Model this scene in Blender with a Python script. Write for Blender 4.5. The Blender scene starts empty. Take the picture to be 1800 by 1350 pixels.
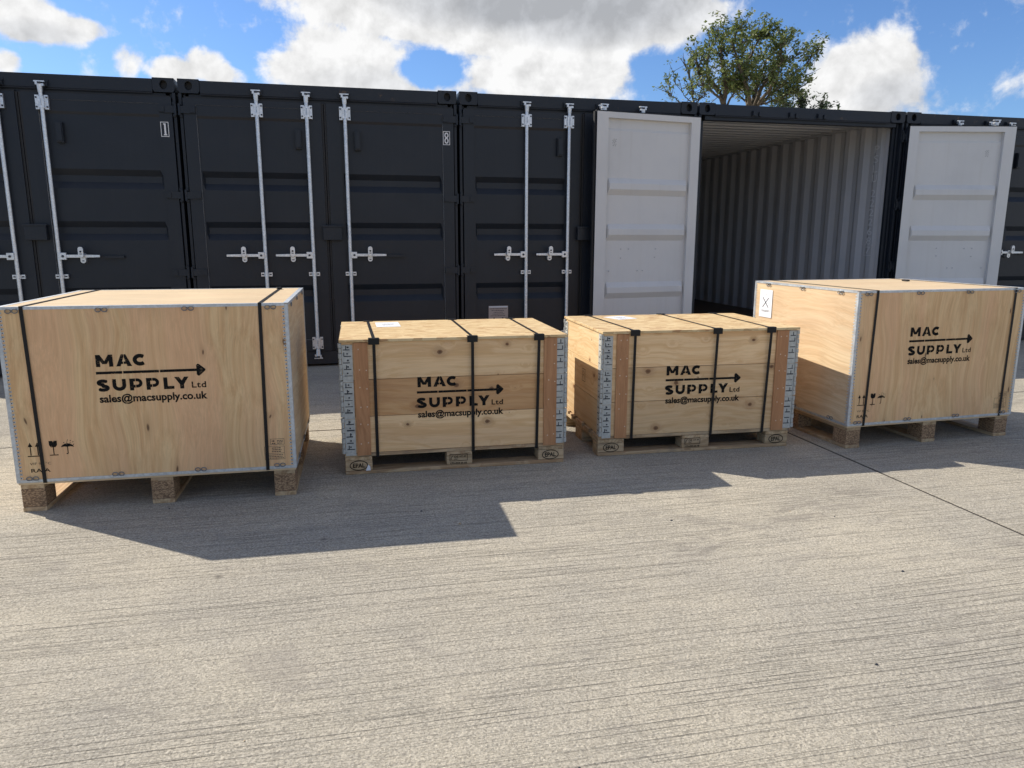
import bpy, bmesh, math, random
from mathutils import Vector, Matrix
random.seed(7)
scene = bpy.context.scene
COL = scene.collection
PI = math.pi

# ------------------------------------------------------------------ camera
cam_data = bpy.data.cameras.new("camera")
cam = bpy.data.objects.new("camera", cam_data)
COL.objects.link(cam)
right = Vector((0.973568, -0.22839, 0.001847))
up = Vector((0.042932, 0.190939, 0.980663))
fwd = Vector((0.224326, 0.954662, -0.195698))
rot = Matrix((right, up, -fwd)).transposed()
cam.matrix_world = Matrix.Translation((-1.1984, -7.3687, 1.2523)) @ rot.to_4x4()
cam_data.sensor_width = 36.0
cam_data.lens = 26.158
cam_data.clip_start = 0.05
cam_data.clip_end = 2000
scene.camera = cam

# ------------------------------------------------------------------ exposure
scene.view_settings.view_transform = 'Standard'
scene.view_settings.look = 'None'
scene.view_settings.exposure = 0.5
scene.view_settings.gamma = 1.0
scene.view_settings.use_curve_mapping = False
scene.cycles.use_denoising = True
scene.cycles.max_bounces = 6

# ------------------------------------------------------------------ node helpers
def setin(nt, node, key, val):
    s = node.inputs[key]
    if isinstance(val, bpy.types.NodeSocket):
        nt.links.new(val, s)
    else:
        s.default_value = val

def nd(nt, typ, ins=None, **props):
    n = nt.nodes.new(typ)
    for k, v in props.items():
        setattr(n, k, v)
    for k, v in (ins or {}).items():
        setin(nt, n, k, v)
    return n

def mt(nt, op, a, b=None, c=None, clamp=False):
    n = nt.nodes.new('ShaderNodeMath')
    n.operation = op
    n.use_clamp = clamp
    for i, v in enumerate((a, b, c)):
        if v is not None:
            setin(nt, n, i, v)
    return n.outputs[0]

def vm(nt, op, a, b=None):
    n = nt.nodes.new('ShaderNodeVectorMath')
    n.operation = op
    setin(nt, n, 0, a)
    if b is not None:
        setin(nt, n, 1, b)
    return n.outputs[0]

def c4(c):
    return (c[0], c[1], c[2], 1.0) if not isinstance(c, bpy.types.NodeSocket) else c

def mix(nt, f, a, b, mode='MIX'):
    n = nt.nodes.new('ShaderNodeMix')
    n.data_type = 'RGBA'
    n.blend_type = mode
    setin(nt, n, 0, f)
    setin(nt, n, 6, c4(a))
    setin(nt, n, 7, c4(b))
    return n.outputs[2]

def smooth(nt, v, lo, hi, a=0.0, b=1.0):
    n = nt.nodes.new('ShaderNodeMapRange')
    n.interpolation_type = 'SMOOTHSTEP'
    for i, x in enumerate((v, lo, hi, a, b)):
        setin(nt, n, i, x)
    return n.outputs[0]

def noise(nt, vec, scale, detail=3.0, rough=0.55, dist=0.0):
    n = nd(nt, 'ShaderNodeTexNoise', {'Vector': vec, 'Scale': scale, 'Detail': detail, 'Roughness': rough, 'Distortion': dist})
    return n.outputs['Fac']

# ------------------------------------------------------------------ world
SUN_EL = math.radians(38.4)
SUN_AZ = math.radians(-51.4)          # compass angle from +Y towards +X
world = bpy.data.worlds.new("World")
scene.world = world
world.use_nodes = True
wt = world.node_tree
wt.nodes.clear()
sky = nd(wt, 'ShaderNodeTexSky', sky_type='NISHITA')
sky.sun_disc = False
sky.sun_elevation = SUN_EL
sky.sun_rotation = SUN_AZ
sky.altitude = 50
sky.air_density = 1.0
sky.dust_density = 0.4
sky.ozone_density = 2.5
dirn = nd(wt, 'ShaderNodeTexCoord').outputs['Generated']
sp = nd(wt, 'ShaderNodeSeparateXYZ', {0: dirn})
az = mt(wt, 'MULTIPLY', mt(wt, 'ARCTAN2', sp.outputs[0], sp.outputs[1]), 180 / PI)
el = mt(wt, 'MULTIPLY', mt(wt, 'ARCSINE', sp.outputs[2]), 180 / PI)
CLOUDS = [(-0.3, 16.6, 5.71, 2.0, 1), (7.5, 17.0, 8.72, 3.04, 1), (1.9, 13.6, 4.31, 1.94, 0.8), (-1.7, 11.7, 2.88, 1.97, 1), (3.0, 11.0, 5.18, 2.03, 0.9), (15.6, 15.7, 11.97, 2.78, 1.2), (17.3, 13.2, 4.88, 2.9, 0.9), (12.4, 12.4, 3.69, 1.84, 0.8), (14.4, 10.6, 5.77, 1.7, 0.8), (20.4, 10.5, 1.83, 1.5, 0.7), (9.1, 14.2, 4.45, 1.42, 0.7), (23.2, 14.8, 4.33, 2.09, 0.9), (7.4, 11.5, 2.85, 1.11, -1.0), (-3.1, 13.0, 1.88, 0.87, -0.5), (-18.8, 13.0, 2.19, 1.39, 1), (-16.6, 12.4, 2.45, 1.02, 0.9), (-14.9, 12.5, 1.59, 0.58, 0.5), (-19.4, 10.2, 0.87, 0.7, 0.9), (-12.6, 11.0, 1.0, 1.08, 0.8), (-10.2, 10.5, 1.46, 0.9, 0.9), (-8.0, 11.0, 1.61, 1.12, 0.9), (-6.7, 10.5, 1.28, 0.64, 0.7), (37.7, 11.2, 2.38, 2.04, 1), (36.2, 10.0, 2.62, 1.93, 1), (39.8, 10.2, 1.65, 1.53, 0.8), (35.6, 8.8, 3.19, 1.25, 0.7), (38.8, 8.4, 2.71, 1.23, 0.7), (45.8, 9.0, 1.18, 1.17, 0.35), (33.9, 8.2, 3.28, 0.73, 0.4)]
GREYS = [(19.6, 15.6, 8.35, 2.42, 1), (10.3, 16.0, 6.04, 1.73, 0.8), (39.4, 8.9, 2.67, 1.39, 0.6), (5.0, 10.5, 6.06, 1.12, 0.3), (-17.7, 11.9, 2.7, 0.79, 0.4)]

def blobs(table, grow):
    acc = None
    for a0, e0, ra, re, w in table:
        u = mt(wt, 'MULTIPLY', mt(wt, 'SUBTRACT', az, a0), 1 / (ra * grow))
        v = mt(wt, 'MULTIPLY', mt(wt, 'SUBTRACT', el, e0), 1 / (re * grow))
        d = mt(wt, 'MULTIPLY_ADD', u, u, mt(wt, 'MULTIPLY', v, v))
        f = mt(wt, 'MULTIPLY', mt(wt, 'MAXIMUM', mt(wt, 'SUBTRACT', 1.0, d), 0.0), w)
        acc = f if acc is None else mt(wt, 'ADD', acc, f)
    return acc
field = blobs(CLOUDS, 1.22)
# further clouds all round the sky beyond the ones in view
wide = noise(wt, dirn, 3.2, 5.0)
away = mt(wt, 'MAXIMUM', smooth(wt, mt(wt, 'ABSOLUTE', mt(wt, 'SUBTRACT', az, 13.0)), 36, 50), smooth(wt, el, 19, 30))
field = mt(wt, 'ADD', field, mt(wt, 'MULTIPLY', away, mt(wt, 'MULTIPLY_ADD', wide, 5.0, -2.35)))
warp = nd(wt, 'ShaderNodeTexNoise', {'Vector': dirn, 'Scale': 9.0, 'Detail': 2.0})
wsc = nd(wt, 'ShaderNodeVectorMath', {0: vm(wt, 'SUBTRACT', warp.outputs['Color'], (0.5, 0.5, 0.5))}, operation='SCALE')
wsc.inputs['Scale'].default_value = 0.03
dw = vm(wt, 'ADD', dirn, wsc.outputs[0])
fb = noise(wt, dw, 24.0, 9.0, 0.58)
fine = noise(wt, dw, 75.0, 6.0, 0.6)
dens = mt(wt, 'ADD', field, mt(wt, 'MULTIPLY_ADD', fb, 1.75, -0.875))
dens = mt(wt, 'ADD', dens, mt(wt, 'MULTIPLY_ADD', fine, 0.75, -0.375))
cover = smooth(wt, dens, 0.04, 0.72)
# relief: density a little way towards the sun against density here
off = vm(wt, 'ADD', dw, (-0.012, 0.004, 0.016))
fb2 = noise(wt, off, 24.0, 7.0, 0.58)
relief = mt(wt, 'MULTIPLY_ADD', mt(wt, 'SUBTRACT', fb, fb2), 0.75, 0.0)
grey = mt(wt, 'MINIMUM', blobs(GREYS, 1.25), 1.0)
grey = mt(wt, 'ADD', grey, mt(wt, 'MULTIPLY', away, smooth(wt, dens, 0.9, 1.8)))
lum = mt(wt, 'SUBTRACT', mt(wt, 'ADD', 0.92, relief), mt(wt, 'MULTIPLY', grey, mt(wt, 'MULTIPLY_ADD', fb, 0.5, 0.17)))
lum = mt(wt, 'MINIMUM', mt(wt, 'MAXIMUM', lum, 0.5), 1.0)
WORLD_STRENGTH = 0.1
csc = nd(wt, 'ShaderNodeVectorMath', {0: mix(wt, grey, (1.0, 1.0, 1.0), (0.90, 0.935, 1.0)), 'Scale': mt(wt, 'MULTIPLY', lum, 6.9)}, operation='SCALE')
cl = csc.outputs[0]
skyc = mix(wt, 1.0, sky.outputs[0], (0.58, 0.76, 1.03), 'MULTIPLY')
final = mix(wt, cover, skyc, cl)
bg = nd(wt, 'ShaderNodeBackground', {'Color': final, 'Strength': WORLD_STRENGTH})
wo = nd(wt, 'ShaderNodeOutputWorld', {'Surface': bg.outputs[0]})

# ------------------------------------------------------------------ sun
sl = bpy.data.lights.new("sun", 'SUN')
sl.energy = 4.6
sl.angle = math.radians(0.53)
sl.color = (1.0, 0.93, 0.82)
sun = bpy.data.objects.new("sun", sl)
COL.objects.link(sun)
sun.rotation_euler = Vector((0.986, -0.788, -1.0)).to_track_quat('-Z', 'Y').to_euler()
sun.location = (-8, 6, 9)

# ------------------------------------------------------------------ materials
MATS = {}
def material(name):
    m = bpy.data.materials.new(name)
    m.use_nodes = True
    nt = m.node_tree
    b = nt.nodes['Principled BSDF']
    MATS[name] = m
    return m, nt, b

def bump(nt, b, h, strength, dist):
    n = nd(nt, 'ShaderNodeBump', {'Height': h, 'Strength': strength, 'Distance': dist})
    nt.links.new(n.outputs[0], b.inputs['Normal'])
    return n

def objcoord(nt, spread=40.0):
    co = nd(nt, 'ShaderNodeTexCoord').outputs['Object']
    rnd = nd(nt, 'ShaderNodeObjectInfo').outputs['Random']
    k = nd(nt, 'ShaderNodeCombineXYZ', {0: mt(nt, 'MULTIPLY', rnd, spread), 1: mt(nt, 'MULTIPLY', rnd, spread * 1.7), 2: mt(nt, 'MULTIPLY', rnd, spread * 0.6)}).outputs[0]
    return vm(nt, 'ADD', co, k), rnd

def stretch(axis, along, across):
    return tuple(along if a == axis else across for a in 'xyz')

def plain(name, col, rough=0.6, metal=0.0, var=0.12, vscale=14.0, spec=0.5, bmp=0.0):
    m, nt, b = material(name)
    co, rnd = objcoord(nt)
    n = noise(nt, co, vscale, 4.0)
    f = mt(nt, 'MULTIPLY_ADD', n, 2 * var, 1.0 - var)
    nt.links.new(mix(nt, 1.0, col, nd(nt, 'ShaderNodeCombineColor', {0: f, 1: f, 2: f}).outputs[0], 'MULTIPLY'), b.inputs['Base Color'])
    b.inputs['Roughness'].default_value = rough
    b.inputs['Metallic'].default_value = metal
    b.inputs['Specular IOR Level'].default_value = spec
    if bmp:
        bump(nt, b, noise(nt, co, vscale * 6, 3.0), bmp, 0.002)
    return m

def plywood(name, axis, light, dark, pink, pinkness=0.5, flecks=True):
    m, nt, b = material(name)
    co, rnd = objcoord(nt)
    wp = nd(nt, 'ShaderNodeTexNoise', {'Vector': vm(nt, 'MULTIPLY', co, stretch(axis, 1.1, 2.2)), 'Scale': 1.0, 'Detail': 2.0})
    sc = nd(nt, 'ShaderNodeVectorMath', {0: vm(nt, 'SUBTRACT', wp.outputs['Color'], (0.5, 0.5, 0.5))}, operation='SCALE')
    sc.inputs['Scale'].default_value = 0.22
    cw = vm(nt, 'ADD', co, sc.outputs[0])
    g1 = noise(nt, vm(nt, 'MULTIPLY', cw, stretch(axis, 0.5, 44.0)), 1.0, 4.0, 0.6)
    g2 = noise(nt, vm(nt, 'MULTIPLY', cw, stretch(axis, 0.35, 5.5)), 1.0, 2.0)
    g3 = noise(nt, vm(nt, 'MULTIPLY', cw, stretch(axis, 3.0, 170.0)), 1.0, 4.0, 0.7)
    g4 = noise(nt, co, 3.0, 2.0)
    col = mix(nt, smooth(nt, g1, 0.30, 0.66), dark, light)
    col = mix(nt, mt(nt, 'MULTIPLY', smooth(nt, g2, 0.42, 0.62), pinkness), col, pink)
    f = mt(nt, 'ADD', mt(nt, 'MULTIPLY_ADD', g3, 0.52, 0.65), mt(nt, 'MULTIPLY_ADD', g4, 0.3, -0.06))
    col = mix(nt, 1.0, col, nd(nt, 'ShaderNodeCombineColor', {0: f, 1: f, 2: f}).outputs[0], 'MULTIPLY')
    if flecks:
        fx = nd(nt, 'ShaderNodeSeparateXYZ', {0: vm(nt, 'MULTIPLY', cw, stretch(axis, 2.6, 8.0))})
        v = nd(nt, 'ShaderNodeTexVoronoi', {'Vector': nd(nt, 'ShaderNodeCombineXYZ', {0: mt(nt, 'ADD', fx.outputs[0], fx.outputs[1]), 1: fx.outputs[2]}).outputs[0], 'Scale': 1.0, 'Randomness': 1.0}, voronoi_dimensions='2D')
        d = v.outputs['Distance']
        rr = nd(nt, 'ShaderNodeSeparateColor', {0: v.outputs['Color']})
        size = mt(nt, 'MULTIPLY', smooth(nt, rr.outputs[0], 0.45, 1.0), 0.060)
        kn = smooth(nt, d, mt(nt, 'MULTIPLY', size, 0.35), size, 1.0, 0.0)
        halo = smooth(nt, d, 0.0, mt(nt, 'MULTIPLY', size, 4.0), 0.3, 0.0)
        col = mix(nt, halo, col, (0.30, 0.16, 0.075))
        col = mix(nt, mt(nt, 'MULTIPLY', kn, 0.85), col, (0.10, 0.05, 0.025))
    nt.links.new(col, b.inputs['Base Color'])
    b.inputs['Roughness'].default_value = 0.58
    b.inputs['Specular IOR Level'].default_value = 0.3
    bump(nt, b, mt(nt, 'ADD', g3, g1), 0.12, 0.002)
    return m

def pine(name, axis, light, dark, knots=True, red=0.35, rough=0.6, grime=0.0):
    m, nt, b = material(name)
    co, rnd = objcoord(nt)
    sq = stretch(axis, 5.0, 6.5)
    fx = nd(nt, 'ShaderNodeSeparateXYZ', {0: vm(nt, 'MULTIPLY', co, sq)})
    v = nd(nt, 'ShaderNodeTexVoronoi', {'Vector': nd(nt, 'ShaderNodeCombineXYZ', {0: mt(nt, 'ADD', fx.outputs[0], fx.outputs[1]), 1: fx.outputs[2]}).outputs[0], 'Scale': 1.0, 'Randomness': 1.0}, voronoi_dimensions='2D')
    d = v.outputs['Distance']
    rr = nd(nt, 'ShaderNodeSeparateColor', {0: v.outputs['Color']})
    # grain is pushed aside round every knot
    push = mt(nt, 'MULTIPLY', smooth(nt, d, 0.0, 0.26, 1.0, 0.0), 0.03)
    lowv = noise(nt, vm(nt, 'MULTIPLY', co, stretch(axis, 1.2, 3.0)), 1.0, 2.0)
    shift = mt(nt, 'ADD', mt(nt, 'MULTIPLY', lowv, 0.16), push)
    cw = vm(nt, 'ADD', co, nd(nt, 'ShaderNodeCombineXYZ', {0: shift, 1: shift, 2: shift}).outputs[0])
    g1 = noise(nt, vm(nt, 'MULTIPLY', cw, stretch(axis, 0.7, 44.0)), 1.0, 4.0, 0.62)
    g2 = noise(nt, vm(nt, 'MULTIPLY', cw, stretch(axis, 0.5, 9.0)), 1.0, 2.0)
    g3 = noise(nt, vm(nt, 'MULTIPLY', co, stretch(axis, 9.0, 300.0)), 1.0, 3.0)
    col = mix(nt, smooth(nt, g1, 0.36, 0.62), dark, light)
    redf = mt(nt, 'MULTIPLY', smooth(nt, g2, 0.4, 0.7), red)
    col = mix(nt, redf, col, (0.46, 0.24, 0.12))
    rb = mt(nt, 'MULTIPLY_ADD', rnd, 0.3, 0.86)
    f = mt(nt, 'MULTIPLY', rb, mt(nt, 'MULTIPLY_ADD', g3, 0.3, 0.84))
    col = mix(nt, 1.0, col, nd(nt, 'ShaderNodeCombineColor', {0: f, 1: f, 2: mt(nt, 'MULTIPLY', f, 0.98)}).outputs[0], 'MULTIPLY')
    if knots:
        size = mt(nt, 'MULTIPLY', smooth(nt, rr.outputs[0], 0.30, 1.0), 0.095)
        nn = mt(nt, 'MULTIPLY_ADD', noise(nt, co, 60.0, 2.0), 0.05, -0.025)
        dd = mt(nt, 'ADD', d, nn)
        halo = smooth(nt, dd, mt(nt, 'MULTIPLY', size, 0.6), mt(nt, 'MULTIPLY', size, 3.6), 0.55, 0.0)
        kn = smooth(nt, dd, mt(nt, 'MULTIPLY', size, 0.7), size, 1.0, 0.0)
        core = smooth(nt, dd, 0.0, mt(nt, 'MULTIPLY', size, 0.55), 1.0, 0.0)
        ex = mt(nt, 'GREATER_THAN', size, 0.008)
        col = mix(nt, mt(nt, 'MULTIPLY', halo, ex), col, (0.36, 0.19, 0.085))
        col = mix(nt, mt(nt, 'MULTIPLY', kn, mt(nt, 'MULTIPLY', ex, 0.85)), col, (0.16, 0.075, 0.035))
        col = mix(nt, mt(nt, 'MULTIPLY', core, mt(nt, 'MULTIPLY', ex, 0.7)), col, (0.07, 0.04, 0.025))
    if grime:
        gg = noise(nt, co, 9.0, 5.0, 0.65)
        col = mix(nt, mt(nt, 'MULTIPLY', smooth(nt, gg, 0.45, 0.75), grime), col, (0.12, 0.10, 0.08))
    nt.links.new(col, b.inputs['Base Color'])
    b.inputs['Roughness'].default_value = rough
    b.inputs['Specular IOR Level'].default_value = 0.3
    bump(nt, b, mt(nt, 'ADD', g3, g1), 0.2, 0.002)
    return m

def osb(name):
    m, nt, b = material(name)
    co, rnd = objcoord(nt)
    base = None
    for i, ang in enumerate((0.35, -0.6, 1.3)):
        mp = nd(nt, 'ShaderNodeMapping', {'Vector': co, 'Rotation': (0, 0, ang), 'Location': (i * 3.3, i * 1.7, 0), 'Scale': (17, 62, 40)})
        v = nd(nt, 'ShaderNodeTexVoronoi', {'Vector': mp.outputs[0], 'Scale': 1.0})
        s = nd(nt, 'ShaderNodeSeparateColor', {0: v.outputs['Color']})
        gr = noise(nt, vm(nt, 'MULTIPLY', mp.outputs[0], (0.6, 6.0, 1.0)), 1.0, 2.0)
        c = mix(nt, s.outputs[0], (0.54, 0.365, 0.175), (0.76, 0.595, 0.34))
        c = mix(nt, smooth(nt, s.outputs[1], 0.86, 0.95), c, (0.40, 0.22, 0.10))
        c = mix(nt, mt(nt, 'MULTIPLY', gr, 0.3), c, (0.48, 0.32, 0.15))
        base = c if base is None else mix(nt, smooth(nt, s.outputs[2], 0.52, 0.56), base, c)
        if i == 0:
            h = s.outputs[2]
    nt.links.new(base, b.inputs['Base Color'])
    b.inputs['Roughness'].default_value = 0.55
    b.inputs['Specular IOR Level'].default_value = 0.35
    bump(nt, b, h, 0.35, 0.002)
    return m

def chipboard(name):
    m, nt, b = material(name)
    co, rnd = objcoord(nt)
    v = nd(nt, 'ShaderNodeTexVoronoi', {'Vector': vm(nt, 'MULTIPLY', co, (150, 150, 260)), 'Scale': 1.0})
    s = nd(nt, 'ShaderNodeSeparateColor', {0: v.outputs['Color']})
    c = mix(nt, smooth(nt, s.outputs[0], 0.1, 0.95), (0.13, 0.075, 0.04), (0.47, 0.31, 0.17))
    c = mix(nt, mt(nt, 'MULTIPLY', noise(nt, co, 22.0, 3.0), 0.55), c, (0.23, 0.14, 0.08))
    nt.links.new(c, b.inputs['Base Color'])
    b.inputs['Roughness'].default_value = 0.8
    bump(nt, b, s.outputs[1], 0.6, 0.003)
    return m

def galvanised(name, col=(0.60, 0.63, 0.66), metal=0.75, rough=0.42):
    m, nt, b = material(name)
    co, rnd = objcoord(nt)
    v = nd(nt, 'ShaderNodeTexVoronoi', {'Vector': co, 'Scale': 90.0})
    s = nd(nt, 'ShaderNodeSeparateColor', {0: v.outputs['Color']})
    n = noise(nt, co, 17.0, 4.0)
    f = mt(nt, 'ADD', mt(nt, 'MULTIPLY_ADD', s.outputs[0], 0.22, 0.66), mt(nt, 'MULTIPLY', n, 0.45))
    c = mix(nt, 1.0, col, nd(nt, 'ShaderNodeCombineColor', {0: f, 1: f, 2: f}).outputs[0], 'MULTIPLY')
    nt.links.new(c, b.inputs['Base Color'])
    b.inputs['Metallic'].default_value = metal
    nt.links.new(mt(nt, 'MULTIPLY_ADD', n, 0.3, rough - 0.12), b.inputs['Roughness'])
    return m

def container_paint(name, col, rough=0.42, dust=0.35, dustcol=(0.16, 0.145, 0.12), rust=0.0, spec=0.5):
    m, nt, b = material(name)
    geo = nd(nt, 'ShaderNodeNewGeometry').outputs['Position']
    n1 = noise(nt, geo, 2.3, 5.0)
    streak = noise(nt, vm(nt, 'MULTIPLY', geo, (22.0, 22.0, 0.8)), 1.0, 4.0, 0.6)
    low = nd(nt, 'ShaderNodeSeparateXYZ', {0: geo}).outputs[2]
    sp_ = noise(nt, geo, 60.0, 3.0)
    dirt = mt(nt, 'MULTIPLY', mt(nt, 'ADD', smooth(nt, streak, 0.5, 0.8), smooth(nt, n1, 0.45, 0.8)), 0.14)
    splash = mt(nt, 'MULTIPLY', smooth(nt, mt(nt, 'ADD', low, mt(nt, 'MULTIPLY', n1, -0.5)), -0.1, 0.5, 1.0, 0.0), 0.45)
    f = mt(nt, 'MULTIPLY', mt(nt, 'ADD', dirt, splash), dust, clamp=True)
    c = mix(nt, f, col, dustcol)
    var = mt(nt, 'MULTIPLY_ADD', n1, 0.3, 0.85)
    c = mix(nt, 1.0, c, nd(nt, 'ShaderNodeCombineColor', {0: var, 1: var, 2: var}).outputs[0], 'MULTIPLY')
    nt.links.new(c, b.inputs['Base Color'])
    if rust:
        rz_ = mt(nt, 'MULTIPLY', smooth(nt, noise(nt, geo, 7.0, 6.0, 0.7), 0.60, 0.68), smooth(nt, low, 2.46, 2.53))
        rl_ = mt(nt, 'MULTIPLY', smooth(nt, noise(nt, geo, 16.0, 5.0, 0.7), 0.63, 0.70), 0.5)
        c = mix(nt, mt(nt, 'MULTIPLY', mt(nt, 'MAXIMUM', rz_, mt(nt, 'MULTIPLY', rl_, smooth(nt, low, 0.3, 0.0))), rust), c, (0.13, 0.08, 0.045))
        nt.links.new(c, b.inputs['Base Color'])
    b.inputs['Specular IOR Level'].default_value = spec
    nt.links.new(mt(nt, 'MULTIPLY_ADD', sp_, 0.16, rough - 0.08), b.inputs['Roughness'])
    wav = noise(nt, vm(nt, 'MULTIPLY', geo, (1.0, 1.0, 1.0)), 5.0, 2.0)
    bump(nt, b, mt(nt, 'MULTIPLY_ADD', wav, 1.0, mt(nt, 'MULTIPLY', sp_, 0.03)), 0.18, 0.02)
    return m

def concrete(name):
    m, nt, b = material(name)
    pos = nd(nt, 'ShaderNodeNewGeometry').outputs['Position']
    wv = noise(nt, vm(nt, 'MULTIPLY', pos, (0.35, 0.35, 0.0)), 1.0, 2.0)
    wv2 = noise(nt, vm(nt, 'MULTIPLY', pos, (2.2, 3.0, 0.0)), 1.0, 2.0)
    sx = nd(nt, 'ShaderNodeSeparateXYZ', {0: pos})
    # broom strokes run along x and wander a little
    yy = mt(nt, 'ADD', sx.outputs[1], mt(nt, 'ADD', mt(nt, 'MULTIPLY', wv, 0.07), mt(nt, 'MULTIPLY_ADD', sx.outputs[0], 0.012, mt(nt, 'MULTIPLY', wv2, 0.004))))
    def strokes(pitch, width, length, lo, hi, off_):
        v = mt(nt, 'MULTIPLY_ADD', yy, pitch, off_)
        cell = mt(nt, 'FLOOR', v)
        wn = nd(nt, 'ShaderNodeTexWhiteNoise', {'W': cell}, noise_dimensions='1D')
        mid_ = mt(nt, 'MULTIPLY_ADD', wn.outputs['Value'], 0.7, 0.15)
        d = mt(nt, 'ABSOLUTE', mt(nt, 'SUBTRACT', mt(nt, 'SUBTRACT', v, cell), mid_))
        along = nd(nt, 'ShaderNodeCombineXYZ', {0: mt(nt, 'MULTIPLY', sx.outputs[0], length), 1: mt(nt, 'MULTIPLY', cell, 7.31), 2: off_}).outputs[0]
        run = smooth(nt, noise(nt, along, 1.0, 3.0, 0.6), lo, hi)
        return mt(nt, 'MULTIPLY', smooth(nt, d, width * 0.45, width, 1.0, 0.0), run)
    patchy = smooth(nt, noise(nt, vm(nt, 'MULTIPLY', pos, (0.7, 2.4, 1.0)), 1.0, 3.0), 0.36, 0.60)
    groove = mt(nt, 'MULTIPLY', strokes(42.0, 0.080, 1.5, 0.45, 0.56, 0.0), mt(nt, 'MULTIPLY_ADD', patchy, 0.55, 0.45))
    groove2 = mt(nt, 'MULTIPLY', strokes(105.0, 0.22, 3.5, 0.42, 0.58, 3.3), mt(nt, 'MULTIPLY_ADD', patchy, 0.6, 0.4))
    stone = nd(nt, 'ShaderNodeTexVoronoi', {'Vector': pos, 'Scale': 205.0})
    stone_c = nd(nt, 'ShaderNodeSeparateColor', {0: stone.outputs['Color']})
    gr = noise(nt, pos, 120.0, 5.0, 0.8)
    gr2 = noise(nt, pos, 48.0, 4.0, 0.65)
    big = noise(nt, pos, 0.9, 5.0, 0.6)
    mid = noise(nt, vm(nt, 'MULTIPLY', pos, (2.0, 2.6, 1.0)), 1.5, 5.0, 0.65)
    c = mix(nt, smooth(nt, big, 0.35, 0.68), (0.385, 0.350, 0.285), (0.465, 0.416, 0.325))
    c = mix(nt, mt(nt, 'MULTIPLY', smooth(nt, mid, 0.42, 0.72), 0.16), c, (0.30, 0.285, 0.26))
    c = mix(nt, mt(nt, 'MULTIPLY', groove, 0.60), c, (0.16, 0.146, 0.126))
    c = mix(nt, mt(nt, 'MULTIPLY', groove2, 0.26), c, (0.21, 0.195, 0.17))
    c = mix(nt, mt(nt, 'MULTIPLY', smooth(nt, gr, 0.50, 0.64), 0.62), c, (0.185, 0.172, 0.15))
    c = mix(nt, mt(nt, 'MULTIPLY', smooth(nt, gr, 0.47, 0.34), 0.55), c, (0.58, 0.535, 0.45))
    sf = mt(nt, 'MULTIPLY_ADD', stone_c.outputs[0], 0.54, 0.74)
    c = mix(nt, 1.0, c, nd(nt, 'ShaderNodeCombineColor', {0: sf, 1: sf, 2: sf}).outputs[0], 'MULTIPLY')
    # pale tyre smears and drip stains
    st = noise(nt, vm(nt, 'MULTIPLY', pos, (1.3, 2.6, 1.0)), 1.7, 3.0, 0.6, 1.2)
    c = mix(nt, mt(nt, 'MULTIPLY', smooth(nt, st, 0.57, 0.70), 0.32), c, (0.25, 0.225, 0.195))
    # a wavy smear dragged across the bay by something wet
    sy = mt(nt, 'SUBTRACT', sx.outputs[1], mt(nt, 'MULTIPLY_ADD', sx.outputs[0], 0.40, -4.83))
    smear = mt(nt, 'MULTIPLY', smooth(nt, mt(nt, 'ABSOLUTE', sy), 0.04, 0.22, 1.0, 0.0), mt(nt, 'MULTIPLY', smooth(nt, sx.outputs[0], -0.1, 0.2), smooth(nt, sx.outputs[0], 1.2, 1.55, 1.0, 0.0)))
    swirl = smooth(nt, noise(nt, vm(nt, 'MULTIPLY', pos, (3.0, 7.0, 1.0)), 1.6, 3.0, 0.55, 1.6), 0.46, 0.62)
    c = mix(nt, mt(nt, 'MULTIPLY', smear, mt(nt, 'MULTIPLY', swirl, 0.42)), c, (0.20, 0.18, 0.155))
    vo = nd(nt, 'ShaderNodeTexVoronoi', {'Vector': pos, 'Scale': 2.4})
    rs = nd(nt, 'ShaderNodeSeparateColor', {0: vo.outputs['Color']})
    spot = smooth(nt, vo.outputs['Distance'], 0.01, mt(nt, 'MULTIPLY_ADD', smooth(nt, rs.outputs[0], 0.6, 1.0), 0.05, 0.012), 1.0, 0.0)
    c = mix(nt, mt(nt, 'MULTIPLY', spot, mt(nt, 'MULTIPLY', smooth(nt, rs.outputs[0], 0.55, 0.7), 0.55)), c, (0.09, 0.08, 0.07))
    rnd = nd(nt, 'ShaderNodeObjectInfo').outputs['Random']
    fv = mt(nt, 'MULTIPLY_ADD', rnd, 0.06, 0.97)
    c = mix(nt, 1.0, c, nd(nt, 'ShaderNodeCombineColor', {0: fv, 1: fv, 2: fv}).outputs[0], 'MULTIPLY')
    nt.links.new(c, b.inputs['Base Color'])
    b.inputs['Roughness'].default_value = 0.9
    b.inputs['Specular IOR Level'].default_value = 0.2
    h = mt(nt, 'ADD', mt(nt, 'MULTIPLY', groove, -1.0), mt(nt, 'MULTIPLY', groove2, -0.5))
    h = mt(nt, 'ADD', h, mt(nt, 'ADD', mt(nt, 'MULTIPLY', gr, 0.9), mt(nt, 'MULTIPLY', gr2, 0.8)))
    bump(nt, b, h, 1.0, 0.005)
    return m

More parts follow.
